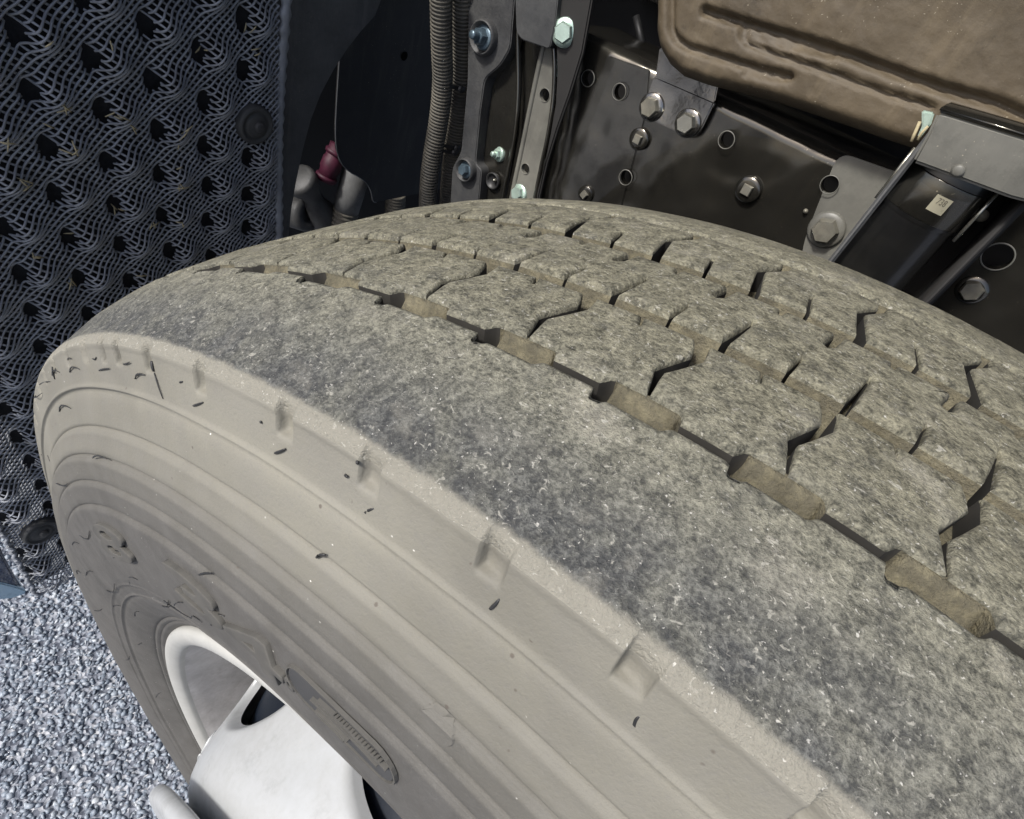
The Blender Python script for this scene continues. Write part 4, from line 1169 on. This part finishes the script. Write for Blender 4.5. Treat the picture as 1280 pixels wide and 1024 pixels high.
# bolted clip bracket
cbk = empty('clip_bracket', tuple(on(840, 165, 1, RY - .006)), 'small glossy bracket held to the rail by two flanged bolts', 'bracket')
P_ = rounded(px_poly(((817, 95), (893, 128), (876, 163), (868, 172), (858, 171), (805, 146), (806, 128)), 1, RY - .008), .005, 4, which={2, 3, 4, 5})
bm_obj('bracket_face', prism(P_, (0, 1, 0), .006, .0012, 3), M['rail_glossy'], cbk, True, 40)
P_ = px_poly(((819, 96), (893, 128), (898, 104), (880, 60), (824, 60)), 1, RY - .0135)
bm_obj('bracket_upstand', prism(P_, (0, 1, 0), .004, .001, 2), M['rail_glossy'], cbk, True, 40)
bolt(on(815, 134, 1, RY - .008), (0, -1, 0), .0095, cbk, M['bolt'], h=.0085, washer=M['rail_glossy'])
bolt(on(860, 154, 1, RY - .008), (0, -1, 0), .0095, cbk, M['steel'], h=.0085, washer=M['rail_glossy'])
# thin conduits lying on the top flange
tc = empty('thin_conduits', tuple(on(810, 40, 1, .45)), 'bundle of thin corrugated conduits behind the rail top flange', 'conduit')
for dz, dy in ((.520, .50), (.510, .485), (.533, .51)):
    vs, fs = corrugated([Vector((-.50, dy, dz)), Vector((-.30, dy + .005, dz + .006)), Vector((-.1, dy, dz))], .008, .004, .0009, 12)
    mesh_obj('conduit', vs, fs, M['hose'], tc)
vs, fs = tube([on(795, 20, 1, .475), on(806, 70, 1, .475)], .004, 8); mesh_obj('cable_tie', vs, fs, M['whisker'], tc)

# ------------------------------------------------------------------ brown moulded panel above the rail
BYP = .345
bpn = empty('moulded_panel', tuple(on(1000, 150, 1, BYP)), 'mud brown dusty moulded panel with long pressed channels above the rail', 'panel')
OUT = [(812, -60), (813, 40), (817, 60), (828, 80), (846, 96), (880, 108), (960, 128), (1050, 158), (1150, 193), (1250, 230), (1400, 280), (1500, 120), (1500, -60)]
pw = px_poly(OUT, 1, BYP); poly2 = [(p.x, p.z) for p in pw]
chan = [([(838, -60), (838, 36), (845, 50), (860, 60), (900, 72), (950, 88), (985, 96)], .0045, .0042),
        ([(990, 96), (970, 100), (930, 92)], .003, .002),
        ([(1040, 70), (985, 58), (935, 44), (926, 36), (926, 44), (935, 55), (975, 70), (1040, 92), (1110, 118), (1165, 134)], .0032, .0034),
        ([(880, 14), (950, 36), (1040, 62), (1110, 88), (1180, 112), (1240, 128), (1290, 150), (1350, 160)], .005, .006)]
chw = [([tuple((lambda p: (p.x, p.z))(on(x, y, 1, BYP))) for x, y in c_], w_, d_) for c_, w_, d_ in chan]
def inside(x, z):
    r_ = False; j = len(poly2) - 1
    for i in range(len(poly2)):
        (xi, zi), (xj, zj) = poly2[i], poly2[j]
        if (zi > z) != (zj > z) and x < (xj - xi) * (z - zi) / (zj - zi) + xi: r_ = not r_
        j = i
    return r_
def sdist(x, z, pl_, closed=False):
    best = 9.
    for (ax, az), (bx, bz) in zip(pl_[:-1], pl_[1:]):
        dx, dz = bx - ax, bz - az; t = max(0, min(1, ((x - ax) * dx + (z - az) * dz) / (dx * dx + dz * dz + 1e-12)))
        best = min(best, math.hypot(x - ax - t * dx, z - az - t * dz))
    return best
bm = bmesh.new(); vs3 = [bm.verts.new((p[0], BYP, p[1])) for p in poly2]; bm.faces.new(vs3)
x0, x1 = min(p[0] for p in poly2), max(p[0] for p in poly2); z0, z1 = min(p[1] for p in poly2), max(p[1] for p in poly2)
for q in np.arange(x0, min(x1, .05), .0022): bmesh.ops.bisect_plane(bm, geom=bm.verts[:] + bm.edges[:] + bm.faces[:], plane_co=(q, 0, 0), plane_no=(1, 0, 0))
for q in np.arange(z0, min(z1, .66), .0022): bmesh.ops.bisect_plane(bm, geom=bm.verts[:] + bm.edges[:] + bm.faces[:], plane_co=(0, 0, q), plane_no=(0, 0, 1))
outl = poly2[:11]
for v_ in bm.verts:
    x, z = v_.co.x, v_.co.z; y = BYP
    e = sdist(x, z, outl); y += .016 * max(0, 1 - e / .012) ** 2.2
    for pl_, w_, d_ in chw:
        s_ = sdist(x, z, pl_)
        if s_ < w_ * 2.5: y += d_ * 1.4 * math.exp(-(s_ / (w_ * .68)) ** 4)
    y -= .0012 * noise.noise(Vector((x * 40, z * 40, 2))) + .0005 * noise.noise(Vector((x * 160, z * 160, 5)))
    v_.co.y = y
bm_obj('panel_skin', bm, M['brown'], bpn, True)
o = bpn.children[0]; sm = o.modifiers.new('thickness', 'SOLIDIFY'); sm.thickness = .004; sm.offset = 1

# ------------------------------------------------------------------ shock absorber under a pressed bracket
SYP = .325
sh = empty('shock_absorber', tuple(on(1130, 330, 1, SYP)), 'gloss black shock absorber cylinder standing under a dusty square bracket', 'shock absorber')
top = on(1192, 215, 1, SYP); cx_, cz_ = top.x, top.z; SR = .0285
vs, fs = lathe([(SR * .97, -.35), (SR * .97, -.034), (SR * .975, -.0335), (SR, -.032), (SR, .002), (SR * .96, .006), (SR * .6, .007), (0, .007)], (cx_, SYP, cz_), (0, 0, 1), 64)
cyl_ = mesh_obj('cylinder', vs, fs, M['shock'], sh)
vs, fs = lathe([(SR * 1.01, -.030), (SR * 1.02, -.029), (SR * 1.02, -.004), (SR * 1.01, -.003)], (cx_, SYP, cz_), (0, 0, 1), 64)
mesh_obj('steel_band', vs, fs, M['rail'], cyl_)
# label on the band
def wrap_label(a0d, a1d, z0_, z1_, rr, mat, name, parent):
    vs = []; fs = []; n_ = 12
    for i in range(n_ + 1):
        a = math.radians(a0d + (a1d - a0d) * i / n_)
        for z in (z0_, z1_): vs.append((cx_ + rr * math.cos(a), SYP + rr * math.sin(a), cz_ + z))
    for i in range(n_): fs.append((2 * i, 2 * i + 1, 2 * i + 3, 2 * i + 2))
    return mesh_obj(name, vs, fs, mat, parent)
wrap_label(-88, -66, -.022, -.011, SR * 1.026, M['label'], 'label', cyl_)
me = text_mesh('738', .0042, .0001, 0, 1.0); me.materials.clear()
for v_ in me.vertices:
    x, y, z = v_.co; a = math.radians(-77) + x / SR; rr = SR * 1.03 + z
    v_.co = (cx_ + rr * math.cos(a), SYP + rr * math.sin(a), cz_ - .0165 + y)
mesh_obj('label_print', None, None, M['ink'], cyl_, False, me)
for dx in (-.030, .030):
    vs, fs = tube([Vector((cx_ + dx, SYP - .014, cz_ + .004)), Vector((cx_ + dx, SYP - .014, cz_ - .034))], .0013, 6)
    mesh_obj('bright_guide', vs, fs, M['steel'], sh)
sb = empty('shock_bracket', tuple(on(1200, 210, 1, SYP - .03)), 'dusty square folded steel bracket capping the black cylinder', 'bracket')
P_ = px_poly(((1140, 203), (1158, 170), (1172, 140), (1186, 143), (1280, 172), (1330, 190), (1310, 260), (1262, 248), (1200, 225)), 1, SYP - .035)
bm_obj('front_face', prism(P_, (0, 1, 0), .005, .002, 3), M['rail_pale'], sb, True, 40)
fr_ = px_poly(((1140, 203), (1310, 260)), 1, SYP - .035)
tp = px_poly(((1172, 140), (1186, 143), (1340, 192)), 1, SYP - .035)
bm_obj('top_face', prism([tp[0], tp[2], tp[2] + Vector((0, .11, 0)), tp[0] + Vector((0, .11, 0))], (0, 0, 1), .004, .001), M['rail'], sb, True, 40)
a = fr_[0]
bm_obj('side_plate', prism([Vector((a.x, SYP - .032, a.z + .02)), Vector((a.x, SYP + .06, a.z + .02)), Vector((a.x, SYP + .06, a.z - .30)), Vector((a.x, SYP - .030, a.z - .30))], (-1, 0, 0), .004, .001), M['plastic'], sb, True, 40)
b_ = fr_[1]
bm_obj('side_plate', prism([Vector((b_.x - .012, SYP - .020, b_.z + .02)), Vector((b_.x - .012, SYP + .06, b_.z + .02)), Vector((b_.x - .012, SYP + .06, b_.z - .30)), Vector((b_.x - .012, SYP - .0, b_.z - .30))], (1, 0, 0), .004, .001), M['dark'], sb, True, 40)
bm_obj('back_plate', prism([Vector((a.x, SYP + .04, a.z + .02)), Vector((b_.x, SYP + .04, a.z + .02)), Vector((b_.x, SYP + .04, a.z - .30)), Vector((a.x, SYP + .04, a.z - .30))], (0, 1, 0), .004, .001), M['dark'], sb, True, 40)
vs, fs = lathe([(.004, 0), (.004, .002), (.0025, .003), (0, .003)], on(1198, 213, 1, SYP - .036), (0, -1, 0), 16); mesh_obj('dimple', vs, fs, M['rail_pale'], sb)
for x, y in ((1127, 227), (1227, 270)): 
    vs, fs = lathe([(.004, -.002), (.0042, .002), (.0025, .004), (0, .0045)], on(x, y, 1, SYP + .01), (0, -1, .3), 16); mesh_obj('stud', vs, fs, M['bolt'], sb)
ft = empty('zinc_clip', tuple(on(1158, 152, 1, BYP - .006)), 'pale green zinc clip at the corner of the square bracket', 'clip')
P_ = px_poly(((1152, 138), (1168, 141), (1164, 155), (1156, 165), (1149, 174), (1146, 172), (1152, 158)), 1, BYP - .012)
bm_obj('clip_body', prism(P_, (0, 1, 0), .006, .0012, 2), M['zinc'], ft, True, 40)
vs, fs = tube([on(1150, 152, 1, BYP - .014), on(1143, 168, 1, BYP - .014), on(1139, 177, 1, BYP - .014)], .0012, 6); mesh_obj('clip_wire', vs, fs, M['straw'], ft)
vs, fs = tube([on(1160, 158, 1, BYP - .016), on(1152, 166, 1, BYP - .016), on(1147, 175, 1, BYP - .016)], .0010, 6); mesh_obj('clip_wire', vs, fs, M['straw'], ft)

# ------------------------------------------------------------------ unseen cab slab, its edge set to shape the sunlight, and dark walls
ov = empty('cab_light_blocker', (-.2, .6, .80), 'unseen dark cab underside and walls added to shade the wheel space', 'light blocker')
bm = prism([Vector((-1.6, .06, .95)), Vector((1.6, .06, .95)), Vector((1.6, 2.2, .95)), Vector((-1.6, 2.2, .95))], (0, 0, 1), .05, 0)
bm_obj('cab_shade_slab', bm, M['dark'], ov, False)
bm = prism([Vector((-.46, .56, -.2)), Vector((1.6, .56, -.2)), Vector((1.6, .56, .95)), Vector((-.46, .56, .95))], (0, 1, 0), .02, 0)
bm_obj('added_dark_wall', bm, M['dark'], ov, False)  # unseen dark wall added to close in the wheel space
bm = prism([Vector((-1.1, 1.2, -.2)), Vector((-.4, 1.2, -.2)), Vector((-.4, 1.2, .95)), Vector((-1.1, 1.2, .95))], (0, 1, 0), .02, 0)
bm_obj('added_dark_wall', bm, M['dark'], ov, False)

drill_all()
